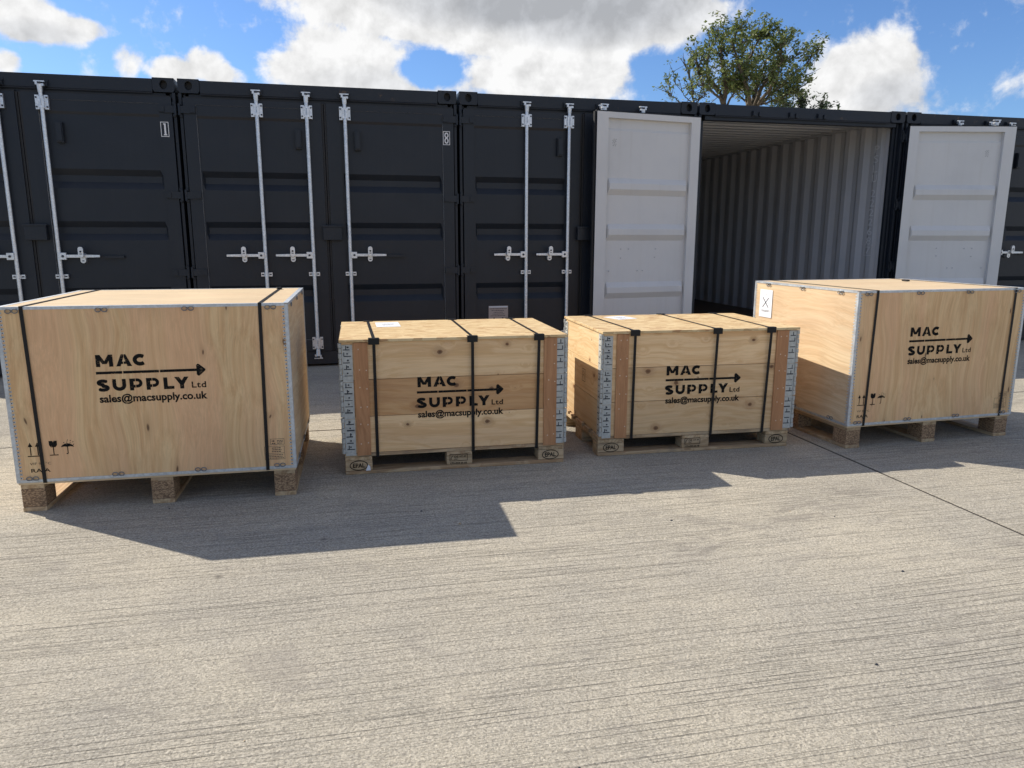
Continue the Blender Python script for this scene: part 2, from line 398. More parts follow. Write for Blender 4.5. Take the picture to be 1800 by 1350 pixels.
M_CONC = concrete("brushed_concrete")
M_JOINT = plain("joint_sealant", (0.040, 0.034, 0.027), 0.9, vscale=30)
M_DARK = container_paint("anthracite_paint", (0.0135, 0.0175, 0.0245), 0.42, 0.30, (0.09, 0.08, 0.07), 0.8, 0.34)
M_PALE = container_paint("pale_grey_paint", (0.60, 0.595, 0.58), 0.5, 0.9, (0.40, 0.36, 0.29))
M_INNER = container_paint("pale_grey_inner_paint", (0.50, 0.505, 0.515), 0.5, 0.4, (0.25, 0.22, 0.18))
M_RUBBER_AND_SHADE = plain("door_seal_rubber_and_eye_shade", (0.012, 0.012, 0.013), 0.6)
M_ZINC = galvanised("zinc_plated_steel", (0.66, 0.68, 0.70), 0.7, 0.38)
M_PROFILE = galvanised("galvanised_profile", (0.52, 0.55, 0.57), 0.6, 0.5)
M_CLIP = galvanised("dull_spring_steel", (0.20, 0.21, 0.22), 0.6, 0.5)
M_HINGE = galvanised("galvanised_hinge", (0.45, 0.455, 0.42), 0.1, 0.6)
M_STEELDARK = plain("dark_steel", (0.05, 0.055, 0.065), 0.5, 0.5)
M_WHITEINK = plain("white_decal", (0.70, 0.70, 0.70), 0.6, var=0.05)
M_GREYINK = plain("faded_white_decal", (0.62, 0.64, 0.66), 0.6, var=0.2, vscale=40)
M_CODE = plain("worn_pale_code_paint", (0.66, 0.67, 0.68), 0.6, var=0.15)
M_INK = plain("black_stencil_ink", (0.012, 0.011, 0.010), 0.85, var=0.35, vscale=60, spec=0.12)
def wear(m, lo, hi, amount):
    # thin ink worn through in specks
    nt = m.node_tree
    co, rnd = objcoord(nt)
    n1 = noise(nt, vm(nt, 'MULTIPLY', co, (0.5, 1.0, 1.0)), 130.0, 4.0, 0.7)
    b = nt.nodes['Principled BSDF']
    tr = nd(nt, 'ShaderNodeBsdfTransparent')
    ms = nd(nt, 'ShaderNodeMixShader', {0: mt(nt, 'MULTIPLY', smooth(nt, n1, lo, hi), amount), 1: b.outputs[0], 2: tr.outputs[0]})
    nt.links.new(ms.outputs[0], nt.nodes['Material Output'].inputs[0])
wear(M_INK, 0.56, 0.68, 0.6)
M_INKFADE = plain("brown_stamp_ink", (0.10, 0.07, 0.045), 0.8, var=0.4, vscale=120)
M_PLY_FRONT = plywood("poplar_plywood_upright_grain", 'z', (0.71, 0.495, 0.262), (0.60, 0.37, 0.18), (0.69, 0.41, 0.228), 0.65)
M_PLY_SIDE = plywood("poplar_plywood_level_grain", 'y', (0.66, 0.52, 0.335), (0.56, 0.40, 0.235), (0.56, 0.36, 0.21), 0.4, False)
M_PLY_TOP = plywood("poplar_plywood_top", 'x', (0.66, 0.51, 0.32), (0.58, 0.43, 0.255), (0.60, 0.43, 0.26), 0.4, False)
M_PINE = pine("pine_plank_level", 'x', (0.77, 0.535, 0.30), (0.67, 0.425, 0.21), True, 0.25)
M_PINE_RED = pine("pine_plank_reddish", 'x', (0.72, 0.43, 0.205), (0.63, 0.34, 0.145), True, 0.35)
M_PINE_SIDE = pine("pine_plank_end", 'y', (0.68, 0.52, 0.31), (0.58, 0.40, 0.21), True, 0.25)
M_BATTEN = plywood("reddish_plywood_batten", 'z', (0.48, 0.245, 0.115), (0.37, 0.175, 0.078), (0.45, 0.22, 0.10), 0.5, False)
M_PALLET = pine("pallet_board", 'x', (0.54, 0.405, 0.25), (0.35, 0.23, 0.125), False, 0.25, 0.75, 0.5)
M_PALLET_Y = pine("pallet_board_deep", 'y', (0.54, 0.405, 0.25), (0.36, 0.24, 0.13), False, 0.25, 0.75, 0.4)
M_BLOCK = pine("pallet_block", 'x', (0.53, 0.40, 0.25), (0.36, 0.25, 0.14), False, 0.2, 0.75, 0.35)
M_OSB = osb("strand_board")
M_CHIP = chipboard("pressed_chip_block")
M_STRAP = plain("black_strapping", (0.012, 0.011, 0.011), 0.5, var=0.2, spec=0.25)
M_PLASTIC = plain("black_plastic", (0.012, 0.012, 0.012), 0.5, spec=0.25)
M_PAPER = plain("white_paper", (0.76, 0.77, 0.80), 0.55, var=0.04)
M_PLATE = plain("data_plate", (0.36, 0.30, 0.27), 0.5, 0.2, var=0.1)
M_FLOORPLY = plain("container_floor_ply", (0.10, 0.06, 0.035), 0.6, var=0.3, vscale=5)
M_NAIL = plain("nail_head", (0.62, 0.50, 0.38), 0.4, 0.4)
M_RUST = plain("rusty_casting_patch", (0.14, 0.085, 0.05), 0.8, var=0.4)

# ------------------------------------------------------------------ mesh helpers
class MB:
    def __init__(self):
        self.v, self.f, self.mi, self.mats = [], [], [], []
    def slot(self, m):
        if m not in self.mats:
            self.mats.append(m)
        return self.mats.index(m)
    def add(self, verts, faces, m):
        o = len(self.v)
        s = self.slot(m)
        self.v += [tuple(p) for p in verts]
        for f in faces:
            self.f.append(tuple(i + o for i in f))
            self.mi.append(s)
        return self
    def box(self, x0, x1, y0, y1, z0, z1, m):
        if x0 > x1: x0, x1 = x1, x0
        if y0 > y1: y0, y1 = y1, y0
        if z0 > z1: z0, z1 = z1, z0
        vs = [(x0, y0, z0), (x1, y0, z0), (x1, y1, z0), (x0, y1, z0), (x0, y0, z1), (x1, y0, z1), (x1, y1, z1), (x0, y1, z1)]
        return self.add(vs, [(3, 2, 1, 0), (4, 5, 6, 7), (0, 1, 5, 4), (1, 2, 6, 5), (2, 3, 7, 6), (3, 0, 4, 7)], m)
    def tube(self, path, r, m, n=8, closed=False, caps=True):
        pts = [Vector(p) for p in path]
        rs = r if isinstance(r, (list, tuple)) else [r] * len(pts)
        vs, k = [], len(pts)
        for i, p in enumerate(pts):
            a = pts[(i - 1) % k] if (closed or i > 0) else p
            b = pts[(i + 1) % k] if (closed or i < k - 1) else p
            t = (b - a).normalized()
            ref = Vector((0, 0, 1)) if abs(t.z) < 0.9 else Vector((0, 1, 0))
            e1 = t.cross(ref).normalized()
            e2 = t.cross(e1)
            for j in range(n):
                q = 2 * PI * j / n
                vs.append(p + rs[i] * (math.cos(q) * e1 + math.sin(q) * e2))
        fs = []
        for i in range(k if closed else k - 1):
            i2 = (i + 1) % k
            for j in range(n):
                j2 = (j + 1) % n
                fs.append((i * n + j, i2 * n + j, i2 * n + j2, i * n + j2))
        if caps and not closed:
            fs.append(tuple(range(n)))
            fs.append(tuple((k - 1) * n + j for j in reversed(range(n))))
        return self.add(vs, fs, m)
    def plate(self, outline, y, m, t=0.0):
        """flat outline in the x-z plane facing -y (optionally t thick towards +y)"""
        n = len(outline)
        vs = [(a, y, b) for a, b in outline]
        area = sum(outline[i][0] * outline[(i + 1) % n][1] - outline[(i + 1) % n][0] * outline[i][1] for i in range(n))
        order = tuple(range(n)) if area > 0 else tuple(reversed(range(n)))
        fs = [order]
        if t:
            vs += [(a, y + t, b) for a, b in outline]
            fs.append(tuple(n + i for i in reversed(order)))
            o = list(order)
            for i in range(n):
                a, b_ = o[i], o[(i + 1) % n]
                fs.append((b_, a, a + n, b_ + n))
        return self.add(vs, fs, m)
    def stroke(self, path, w, y, m, round_caps=False):
        """a pen stroke in the x-z plane"""
        for i in range(len(path) - 1):
            a, b = Vector(path[i]), Vector(path[i + 1])
            d = (b - a)
            if d.length < 1e-7:
                continue
            nrm = Vector((-d.y, d.x)).normalized() * (w / 2)
            q = [a + nrm, a - nrm, b - nrm, b + nrm]
            self._lay(q, y, m)
            if i > 0 or round_caps:
                self._disc(a, w / 2, y, m)
        if round_caps:
            self._disc(Vector(path[-1]), w / 2, y, m)
    _k = 0
    def _lay(self, q, y, m):
        MB._k = (MB._k + 1) % 7
        self.plate([(p[0], p[1]) for p in q], y - 0.00006 * MB._k, m)
    def _disc(self, c, r, y, m, n=10):
        self._lay([(c[0] + r * math.cos(2 * PI * i / n), c[1] + r * math.sin(2 * PI * i / n)) for i in range(n)], y, m)
    def mesh(self, name):
        me = bpy.data.meshes.new(name)
        me.from_pydata(self.v, [], self.f)
        for m in self.mats:
            me.materials.append(m)
        me.polygons.foreach_set('material_index', self.mi)
        me.update()
        return me

def link(o, parent=None, loc=(0, 0, 0), rot=(0, 0, 0)):
    COL.objects.link(o)
    if parent is not None:
        o.parent = parent
    o.location = loc
    o.rotation_euler = rot
    return o

def part(name, src, parent, loc=(0, 0, 0), rot=(0, 0, 0), bevel=0.0, smooth_it=False, label=None, kind=None):
    me = src.mesh(name) if isinstance(src, MB) else src
    o = bpy.data.objects.new(name, me)
    link(o, parent, loc, rot)
    if bevel:
        bv = o.modifiers.new("edge", 'BEVEL')
        bv.width = bevel
        bv.segments = 2
        bv.limit_method = 'ANGLE'
        bv.angle_limit = math.radians(40)
    if smooth_it:
        for p in me.polygons:
            p.use_smooth = True
    if label:
        o['label'] = label
    if kind:
        o['kind'] = kind
    return o

def thing(name, label, cat, loc=(0, 0, 0), rz=0.0, group=None):
    o = bpy.data.objects.new(name, None)
    o.empty_display_size = 0.2
    link(o, None, loc, (0, 0, rz))
    o['label'] = label
    o['category'] = cat
    if group:
        o['group'] = group
    return o

def text_mesh(body, width, mat, bold=0.0, height=None, spacing=1.0):
    """letters as flat outlines in the x-z plane facing -y, left end at x=0, baseline z=0, scaled to the given width"""
    cu = bpy.data.curves.new("lettering", 'FONT')
    cu.body = body
    cu.size = 1.0
    cu.offset = bold
    cu.space_character = spacing
    cu.resolution_u = 3
    o = bpy.data.objects.new("lettering", cu)
    COL.objects.link(o)
    dg = bpy.context.evaluated_depsgraph_get()
    me = bpy.data.meshes.new_from_object(o.evaluated_get(dg))
    bpy.data.objects.remove(o)
    xs = [v.co.x for v in me.vertices]
    zs = [v.co.y for v in me.vertices]
    x0, x1 = min(xs), max(xs)
    k = width / (x1 - x0)
    kz = k if height is None else height / max(zs)
    mb = MB()
    mb.add([((v.co.x - x0) * k, 0.0, v.co.y * kz) for v in me.vertices], [tuple(p.vertices) for p in me.polygons], mat)
    bpy.data.meshes.remove(me)
    return mb

def put_text(mb, body, x, z, y, width, mat, bold=0.0, height=None, spacing=1.0):
    t = text_mesh(body, width, mat, bold, height, spacing)
    mb.add([(a + x, b + y, c + z) for a, b, c in t.v], t.f, mat)

# ------------------------------------------------------------------ ground
gm = MB()
gm.add([(-400, -400, -0.0025), (400, -400, -0.0025), (400, 400, -0.0025), (-400, 400, -0.0025)], [(0, 1, 2, 3)], M_JOINT)
g = part('ground', gm, None)
g['kind'] = 'structure'
far = MB()
for (x0, x1, y0, y1) in ((-400, -16.38, -400, 400), (19.62, 400, -400, 400), (-16.38, 19.62, -400, -20.5), (-16.38, 19.62, 21.5, 400)):
    far.add([(x0, y0, 0.0), (x1, y0, 0.0), (x1, y1, 0.0), (x0, y1, 0.0)], [(0, 1, 2, 3)], M_CONC)
part('yard_surface', far, g)
slab_mb = MB().box(0.009, 5.991, 0.009, 5.991, -0.068, 0.0, M_CONC)
slab_me = slab_mb.mesh('concrete_slab')
for i in range(-3, 3):
    for j in range(-3, 4):
        part('concrete_slab', slab_me, g, (1.62 + 6 * i, -2.5 + 6 * j, 0), bevel=0.0012)

# ------------------------------------------------------------------ shipping containers
PITCH = 2.4877
CW, CH, CD = 2.462, 2.591, 6.058
DX, DW, DT = 0.030, 1.205, 0.06     # leaf runs from DX to DW beyond the hinge pin; thickness
DZ0, DZ1 = 0.155, 2.43
CACHE = {}
def cached(key, fn):
    if key not in CACHE:
        CACHE[key] = fn()
    return CACHE[key]

GROOVES = [1.813, 1.369, 0.787]    # tops of the level corrugations in each leaf
def door_mesh(s):
    """leaf hinged at x=0 running to s*DW; outer side faces -y (dark), inner side +y (pale)"""
    mb = MB()
    a, b_ = DX + 0.105, DW - 0.125
    def bx(x0, x1, z0, z1, pale, y0=0.0, y1=DT):
        # a hollow section: dark outside and on the leaf's own edges, pale inside and towards the sheet
        X0, X1 = sorted((s * x0, s * x1))
        vs = [(X0, y0, z0), (X1, y0, z0), (X1, y1, z0), (X0, y1, z0), (X0, y0, z1), (X1, y0, z1), (X1, y1, z1), (X0, y1, z1)]
        sides = {'x1': (1, 2, 6, 5), 'x0': (3, 0, 4, 7), 'z0': (3, 2, 1, 0), 'z1': (4, 5, 6, 7)}
        mb.add(vs, [(0, 1, 5, 4)], M_DARK)
        mb.add(vs, [(2, 3, 7, 6)], M_PALE)
        if s < 0:
            pale = {'x0': 'x1', 'x1': 'x0'}.get(pale, pale)
        for k, f in sides.items():
            mb.add(vs, [f], M_PALE if k == pale else M_DARK)
    bx(DX, a, DZ0, DZ1, 'x1')
    bx(b_, DW, DZ0, DZ1, 'x0')
    bx(a, b_, DZ1 - 0.055, DZ1, 'z0')
    bx(a, b_, DZ0, DZ0 + 0.11, 'z1')
    # corrugated sheet: profile (z, depth) from the top down
    prof = [(DZ1 - 0.055, 0.004), (2.285, 0.004), (2.262, 0.013)]
    for t in GROOVES:
        prof += [(t, 0.013), (t - 0.052, 0.048), (t - 0.108, 0.048), (t - 0.165, 0.013)]
    prof += [(DZ0 + 0.11, 0.013)]
    x0, x1 = sorted((s * a, s * b_))
    xi0, xi1 = x0 + 0.030, x1 - 0.030
    flat = 0.013
    for side, off, mat in ((0, 0.0, M_DARK), (1, 0.010, M_PALE)):
        vs, fs = [], []
        for z, d in prof:
            e = min(d, flat) if d > flat else d
            vs += [(x0, e + off, z), (xi0 - 0.018, e + off, z), (xi0, d + off, z), (xi1, d + off, z), (xi1 + 0.018, e + off, z), (x1, e + off, z)]
        for i in range(len(prof) - 1):
            for j in range(5):
                p0, p1, p2, p3 = i * 6 + j, (i + 1) * 6 + j, (i + 1) * 6 + j + 1, i * 6 + j + 1
                for q in ((p0, p1, p2), (p0, p2, p3)):
                    fs.append(q if side == 0 else tuple(reversed(q)))
        mb.add(vs, fs, mat)
    return mb.mesh('door')

def rod_mesh():
    mb = MB()
    mb.tube([(0, 0, 0.10), (0, 0, 2.46)], 0.0165, M_ZINC, 12)
    return mb.mesh('lock_rod')

def bracket_mesh():
    mb = MB()
    mb.box(-0.05, -0.020, -0.004, 0.026, -0.058, 0.058, M_ZINC)
    mb.box(0.020, 0.05, -0.004, 0.026, -0.058, 0.058, M_ZINC)
    mb.box(-0.022, 0.022, -0.022, 0.010, -0.047, 0.047, M_ZINC)
    for sx in (-0.040, 0.040):
        for z in (-0.038, 0.038):
            mb.tube([(sx, -0.003, z), (sx, -0.010, z)], 0.008, M_STEELDARK, 6)
    mb.box(-0.004, 0.004, -0.024, -0.0218, -0.03, 0.03, M_STEELDARK)
    return mb.mesh('rod_bracket')

def cam_mesh():
    mb = MB()
    mb.tube([(0, 0, -0.05), (0, 0, 0.012)], [0.019, 0.023], M_ZINC, 10)
    mb.box(-0.040, 0.040, -0.012, 0.010, 0.030, 0.040, M_ZINC)
    mb.box(-0.030, -0.012, -0.016, 0.014, 0.006, 0.031, M_ZINC)
    mb.box(0.010, 0.034, -0.016, 0.014, -0.002, 0.016, M_ZINC)
    mb.box(-0.012, 0.012, -0.018, 0.016, 0.010, 0.030, M_STEELDARK)
    return mb.mesh('cam_end')

def keeper_mesh():
    mb = MB()
    mb.box(-0.05, -0.018, -0.022, 0.0, -0.012, 0.030, M_DARK)
    mb.box(0.020, 0.05, -0.022, 0.0, -0.018, 0.022, M_DARK)
    mb.box(-0.055, 0.055, -0.007, 0.0, -0.022, 0.034, M_DARK)
    return mb.mesh('cam_keeper')

def guide_mesh():
    mb = MB()
    mb.box(-0.050, -0.016, -0.002, 0.022, -0.018, 0.018, M_ZINC)
    mb.box(0.016, 0.050, -0.002, 0.022, -0.018, 0.018, M_ZINC)
    mb.tube([(0, 0, -0.016), (0, 0, 0.016)], 0.023, M_ZINC, 10)
    for sx in (-0.034, 0.034):
        mb.box(sx - 0.010, sx + 0.010, -0.0032, -0.0018, -0.006, 0.006, M_STEELDARK)
    mb.tube([(0, -0.020, 0), (0, -0.026, 0)], 0.006, M_STEELDARK, 6)
    return mb.mesh('rod_guide')

def handle_mesh(d):
    mb = MB()
    mb.box(d * 0.006, d * 0.062, -0.030, 0.004, -0.030, 0.030, M_ZINC)
    mb.tube([(d * 0.036, -0.029, 0), (d * 0.036, -0.038, 0)], 0.011, M_STEELDARK, 8)
    mb.box(d * 0.05, d * 0.20, -0.024, -0.012, -0.013, 0.013, M_ZINC)
    mb.add([(d * 0.20, -0.024, -0.013), (d * 0.20, -0.012, -0.013), (d * 0.20, -0.012, 0.013), (d * 0.20, -0.024, 0.013),
            (d * 0.335, -0.046, -0.010), (d * 0.335, -0.036, -0.010), (d * 0.335, -0.036, 0.010), (d * 0.335, -0.046, 0.010)],
           [(0, 1, 5, 4), (1, 2, 6, 5), (2, 3, 7, 6), (3, 0, 4, 7), (4, 5, 6, 7), (3, 2, 1, 0)], M_ZINC)
    return mb.mesh('handle')

def catch_mesh():
    mb = MB()
    def pill(cz, hz, w, y0, t):
        pts = [(w * math.cos(q), cz + hz * (1 if math.sin(q) >= 0 else -1) + w * math.sin(q)) for q in [2 * PI * i / 16 + PI / 16 for i in range(16)]]
        mb.plate(pts, y0, M_ZINC, t)
    pill(-0.022, 0.022, 0.022, -0.006, 0.045)
    pill(0.030, 0.026, 0.021, -0.058, 0.020)
    mb.tube([(0, -0.055, 0.036), (0, -0.062, 0.036)], 0.009, M_STEELDARK, 8)
    mb.box(-0.010, 0.010, -0.0075, -0.0058, -0.050, -0.042, M_STEELDARK)
    mb.box(-0.010, 0.010, -0.0595, -0.0578, 0.012, 0.018, M_STEELDARK)
    return mb.mesh('handle_catch')

def hinge_mesh(s):
    mb = MB()
    mb.box(s * -0.008, s * 0.130, -0.016, 0.001, -0.030, 0.030, M_DARK)
    mb.box(s * 0.088, s * 0.130, -0.024, -0.0155, -0.022, 0.022, M_DARK)
    mb.tube([(0, -0.010, -0.048), (0, -0.010, 0.048)], 0.012, M_DARK, 8)
    return mb.mesh('hinge')

def vent_mesh():
    mb = MB()
    mb.box(-0.028, 0.028, -0.022, 0.016, -0.085, 0.085, M_DARK)
    mb.box(-0.020, 0.020, -0.030, -0.0215, -0.070, 0.078, M_DARK)
    mb.box(-0.024, 0.024, -0.0235, -0.0222, -0.084, -0.074, M_RUBBER_AND_SHADE)
    return mb.mesh('vent_cover')

def number_mesh(ch):
    mb = MB()
    w, h, t = 0.066, 0.125, 0.005
    y = -0.0015
    for (x0, x1, z0, z1) in ((0, w, 0, t), (0, w, h - t, h), (0, t, t, h - t), (w - t, w, t, h - t)):
        mb.plate([(x0, z0), (x1, z0), (x1, z1), (x0, z1)], y, M_WHITEINK)
    c = w / 2
    if ch == '1':
        mb.stroke([(c - 0.011, h - 0.018), (c + 0.003, h - 0.018)], 0.010, y, M_WHITEINK)
        mb.stroke([(c + 0.003, h - 0.013), (c + 0.003, 0.017)], 0.014, y, M_WHITEINK)
        mb.stroke([(c - 0.010, 0.0165), (c + 0.016, 0.0165)], 0.009, y, M_WHITEINK)
    elif ch == '8':
        for cz, rz in ((0.088, 0.020), (0.039, 0.022)):
            mb.stroke([(c + 0.0145 * math.cos(q), cz + rz * math.sin(q)) for q in [2 * PI * i / 20 for i in range(21)]], 0.0105, y, M_WHITEINK)
    return mb.mesh('number_decal')

def rivet_marks_mesh():
    mb = MB()
    for k, (x, z) in enumerate(((-.016, .04), (.006, .042), (-.004, .03), (.018, .03), (-.014, .02), (.008, .019), (-.002, .008), (.018, .006), (-.016, -.004), (.004, -.006), (.014, -.018), (-.008, -.02))):
        mb.tube([(x, 0, z), (x, 0.0012, z)], 0.0038, M_STEELDARK, 6)
    return mb.mesh('vent_holes')

def bolt_ends_mesh(s):
    mb = MB()
    for x, z in ((0.889, 1.12), (0.484, 1.12), (0.889, 1.03), (0.49, 1.035), (1.02, 0.90), (0.69, 0.90), (0.63, 0.90), (0.80, 1.12)):
        mb.tube([(s * x, 0.0225, z), (s * x, 0.0275, z)], 0.0075, M_INNER, 7)
        mb.tube([(s * x, 0.0273, z), (s * x, 0.0282, z)], 0.003, M_STEELDARK, 6)
    return mb.mesh('bolt_ends')

def plate_mesh():
    mb = MB()
    mb.box(0, 0.20, -0.004, 0.0, 0, 0.26, M_PLATE)
    mb.box(0.004, 0.196, -0.0052, -0.0041, 0.244, 0.256, M_GREYINK)
    y = -0.0046
    for i, (a, b_) in enumerate(((0.018, 0.185), (0.03, 0.17), (0.05, 0.15), (0.04, 0.165), (0.02, 0.18))):
        z = 0.228 - i * 0.018
        x = a
        while x < b_ - 0.01:
            w = 0.006 + 0.011 * random.random()
            mb.plate([(x, z), (min(x + w, b_), z), (min(x + w, b_), z + 0.0065), (x, z + 0.0065)], y, M_STEELDARK)
            x += w + 0.004
    for x in (0.055, 0.145):
        mb.tube([(x, -0.004, 0.135), (x, -0.009, 0.135)], 0.009, M_STEELDARK, 8)
    for i in range(4):
        z = 0.10 - i * 0.022
        mb.plate([(0.02, z), (0.18, z), (0.18, z + 0.0025), (0.02, z + 0.0025)], y, M_STEELDARK)
    return mb.mesh('data_plate')

def lockbox_mesh():
    mb = MB()
    mb.box(-0.085, 0.085, -0.060, 0.0, -0.066, 0.066, M_DARK)
    mb.box(-0.092, 0.092, -0.066, -0.050, 0.052, 0.072, M_DARK)
    return mb.mesh('lock_box')

def casting_mesh():
    """corner casting 178 wide, 162 deep, 118 high with an oval eye in the front"""
    mb = MB()
    w, d, h = 0.178, 0.162, 0.118
    n = 24
    cx, cz, rx, rz = w / 2, h / 2 + 0.002, 0.030, 0.036
    outer, inner = [], []
    for i in range(n):
        q = 2 * PI * (i + 0.5) / n
        c, s = math.cos(q), math.sin(q)
        k = min((w / 2) / abs(c) if abs(c) > 1e-6 else 9, (h / 2) / abs(s) if abs(s) > 1e-6 else 9)
        outer.append((w / 2 + c * k, 0.0, h / 2 + s * k))
        inner.append((cx + rx * c, 0.0, cz + rz * s))
    deep = [(x, 0.05, z) for x, y, z in inner]
    vs = outer + inner + deep
    fs = []
    for i in range(n):
        j = (i + 1) % n
        fs.append((i, j, n + j, n + i))
        fs.append((n + i, n + j, 2 * n + j, 2 * n + i))
    mb.add(vs, fs, M_DARK)
    mb.add(deep, [tuple(range(n))], M_RUBBER_AND_SHADE)  # black back sheet paints the shade inside the hollow eye
    vs = [(0, 0, 0), (w, 0, 0), (w, d, 0), (0, d, 0), (0, 0, h), (w, 0, h), (w, d, h), (0, d, h)]
    mb.add(vs, [(3, 2, 1, 0), (4, 5, 6, 7), (1, 2, 6, 5), (2, 3, 7, 6), (3, 0, 4, 7)], M_DARK)
    return mb.mesh('corner_casting')

def corrugated(length, period, depth, slope=0.25):
    """(position, depth) pairs of a trapezoidal sheet"""
    out, x = [], 0.0
    f, q = period * (0.5 - slope), period * slope
    while x < length:
        for dx, d in ((0, 0), (f, 0), (f + q, depth), (2 * f + q, depth)):
            if x + dx <= length:
                out.append((x + dx, d))
        x += period
    out.append((length, 0.0))
    return out

def side_wall_mesh(s):
    """side wall of the container; s=-1 left, +1 right; outer dark, inner pale"""
    mb = MB()
    xo = s * CW / 2
    z0, z1 = 0.16, CH - 0.09
    prof = corrugated(CD - 0.30, 0.278, 0.036)
    for off, mat, flip in ((0.0, M_DARK, False), (0.004, M_INNER, True)):
        vs, fs = [], []
        for y, d in prof:
            x = xo - s * (0.006 + d + off)
            vs += [(x, y + 0.15, z0), (x, y + 0.15, z1)]
        for i in range(len(prof) - 1):
            q = (2 * i, 2 * i + 2, 2 * i + 3, 2 * i + 1)
            fs.append(q if (s > 0) != flip else tuple(reversed(q)))
        mb.add(vs, fs, mat)
    mb.box(xo, xo - s * 0.030, 0.162, CD - 0.162, CH - 0.09, CH - 0.02, M_DARK)
    mb.box(xo - s * 0.0303, xo - s * 0.060, 0.162, CD - 0.162, CH - 0.092, CH - 0.024, M_INNER)
    mb.box(xo, xo - s * 0.05, 0.162, CD - 0.162, 0.03, 0.162, M_DARK)
    # pale angle at the door end of the sheet
    mb.box(xo - s * 0.066, xo - s * 0.056, 0.1135, 0.190, 0.17, CH - 0.165, M_INNER)
    return mb.mesh('side_wall')

def roof_mesh():
    mb = MB()
    prof = corrugated(CD - 0.5, 0.209, 0.040, 0.09)
    for off, mat, flip in ((0.0, M_DARK, False), (-0.004, M_INNER, True)):
        vs, fs = [], []
        for y, d in prof:
            z = CH - 0.022 - d + off
            vs += [(-CW / 2 + 0.05, y + 0.25, z), (CW / 2 - 0.05, y + 0.25, z)]
        for i in range(len(prof) - 1):
            q = (2 * i, 2 * i + 1, 2 * i + 3, 2 * i + 2)
            fs.append(tuple(reversed(q)) if flip else q)
        mb.add(vs, fs, mat)
    mb.box(-CW / 2 + 0.05, CW / 2 - 0.05, 0.115, 0.26, CH - 0.034, CH - 0.02, M_DARK)
    mb.box(-CW / 2 + 0.06, CW / 2 - 0.06, 0.118, 0.26, CH - 0.042, CH - 0.0345, M_INNER)
    mb.box(-CW / 2 + 0.05, CW / 2 - 0.05, CD - 0.26, CD - 0.06, CH - 0.034, CH - 0.02, M_DARK)
    return mb.mesh('roof')

def back_mesh():
    mb = MB()
    prof = corrugated(CW - 0.34, 0.25, 0.04)
    for off, mat, flip in ((0.0, M_DARK, False), (0.004, M_INNER, True)):
        vs, fs = [], []
        for x, d in prof:
            y = CD - 0.01 - d - off
            vs += [(x - CW / 2 + 0.17, y, 0.16), (x - CW / 2 + 0.17, y, CH - 0.08)]
        for i in range(len(prof) - 1):
            q = (2 * i, 2 * i + 2, 2 * i + 3, 2 * i + 1)
            fs.append(q if flip else tuple(reversed(q)))
        mb.add(vs, fs, mat)
    for s in (-1, 1):
        mb.box(s * CW / 2, s * (CW / 2 - 0.171), CD - 0.16, CD - 0.004, 0.119, CH - 0.119, M_DARK)
    mb.box(-CW / 2 + 0.179, CW / 2 - 0.179, CD - 0.08, CD - 0.005, CH - 0.09, CH - 0.015, M_DARK)
    mb.box(-CW / 2 + 0.179, CW / 2 - 0.179, CD - 0.10, CD - 0.004, 0.03, 0.16, M_DARK)
    return mb.mesh('end_wall')

def post_mesh(s):
    mb = MB()
    xo = s * CW / 2
    mb.box(xo, xo - s * 0.026, 0.004, 0.16, 0.119, CH - 0.119, M_DARK)
    mb.box(xo - s * 0.0305, xo - s * 0.052, 0.050, 0.158, 0.119, CH - 0.119, M_DARK)
    mb.box(xo - s * 0.0525, xo - s * 0.085, 0.072, 0.112, 0.16, CH - 0.166, M_DARK)
    # hinge lugs welded to the post
    for z in (2.33, 1.60, 0.915, 0.27):
        for dz in (-0.062, 0.036):
            mb.box(xo - s * 0.001, xo - s * 0.026, -0.016, 0.0035, z + dz, z + dz + 0.026, M_DARK)
    return mb.mesh('corner_post')

def header_mesh():
    mb = MB()
    a = CW / 2 - 0.179
    mb.box(-a, a, 0.004, 0.11, CH - 0.120, CH - 0.009, M_DARK)
    mb.box(-a - 0.10, a + 0.10, 0.030, 0.11, CH - 0.165, CH - 0.1205, M_DARK)
    mb.box(-a, a, -0.004, 0.0038, CH - 0.132, CH - 0.122, M_DARK)
    return mb.mesh('header_beam')

def sill_mesh():
    mb = MB()
    a = CW / 2 - 0.179
    mb.box(-a, a, 0.006, 0.12, 0.025, 0.150, M_DARK)
    return mb.mesh('door_sill')

def floor_mesh():
    mb = MB()
    mb.box(-CW / 2 + 0.055, CW / 2 - 0.055, 0.125, CD - 0.105, 0.135, 0.165, M_FLOORPLY)
    for i in range(18):
        y = 0.3 + i * 0.31
        mb.box(-CW / 2 + 0.06, CW / 2 - 0.06, y, y + 0.045, 0.03, 0.134, M_DARK)
    return mb.mesh('floor')

def seal_mesh(s):
    mb = MB()
    mb.box(s * (DW + 0.001), s * (DW + 0.019), 0.012, 0.040, DZ0, DZ1, M_RUBBER_AND_SHADE)
    mb.box(s * (DX + 0.01), s * DW, 0.014, 0.040, DZ1 + 0.001, DZ1 + 0.014, M_RUBBER_AND_SHADE)
    return mb.mesh('door_seal')

def rest_mesh():
    mb = MB()
    mb.box(0, 0.17, -0.020, 0.012, -0.011, 0.011, M_DARK)
    return mb.mesh('handle_rest')

def wall_code_mesh(body, name):
    """white code letters stacked down the right inner wall; drawn in x-z facing -y, later turned"""
    mb = MB()
    for k, ch in enumerate(body):
        t = text_mesh(ch, 0.080, M_CODE, 0.0, 0.082)
        mb.add([(a, 0, c - k * 0.108) for a, b_, c in t.v], t.f, M_CODE)
    return mb.mesh(name)

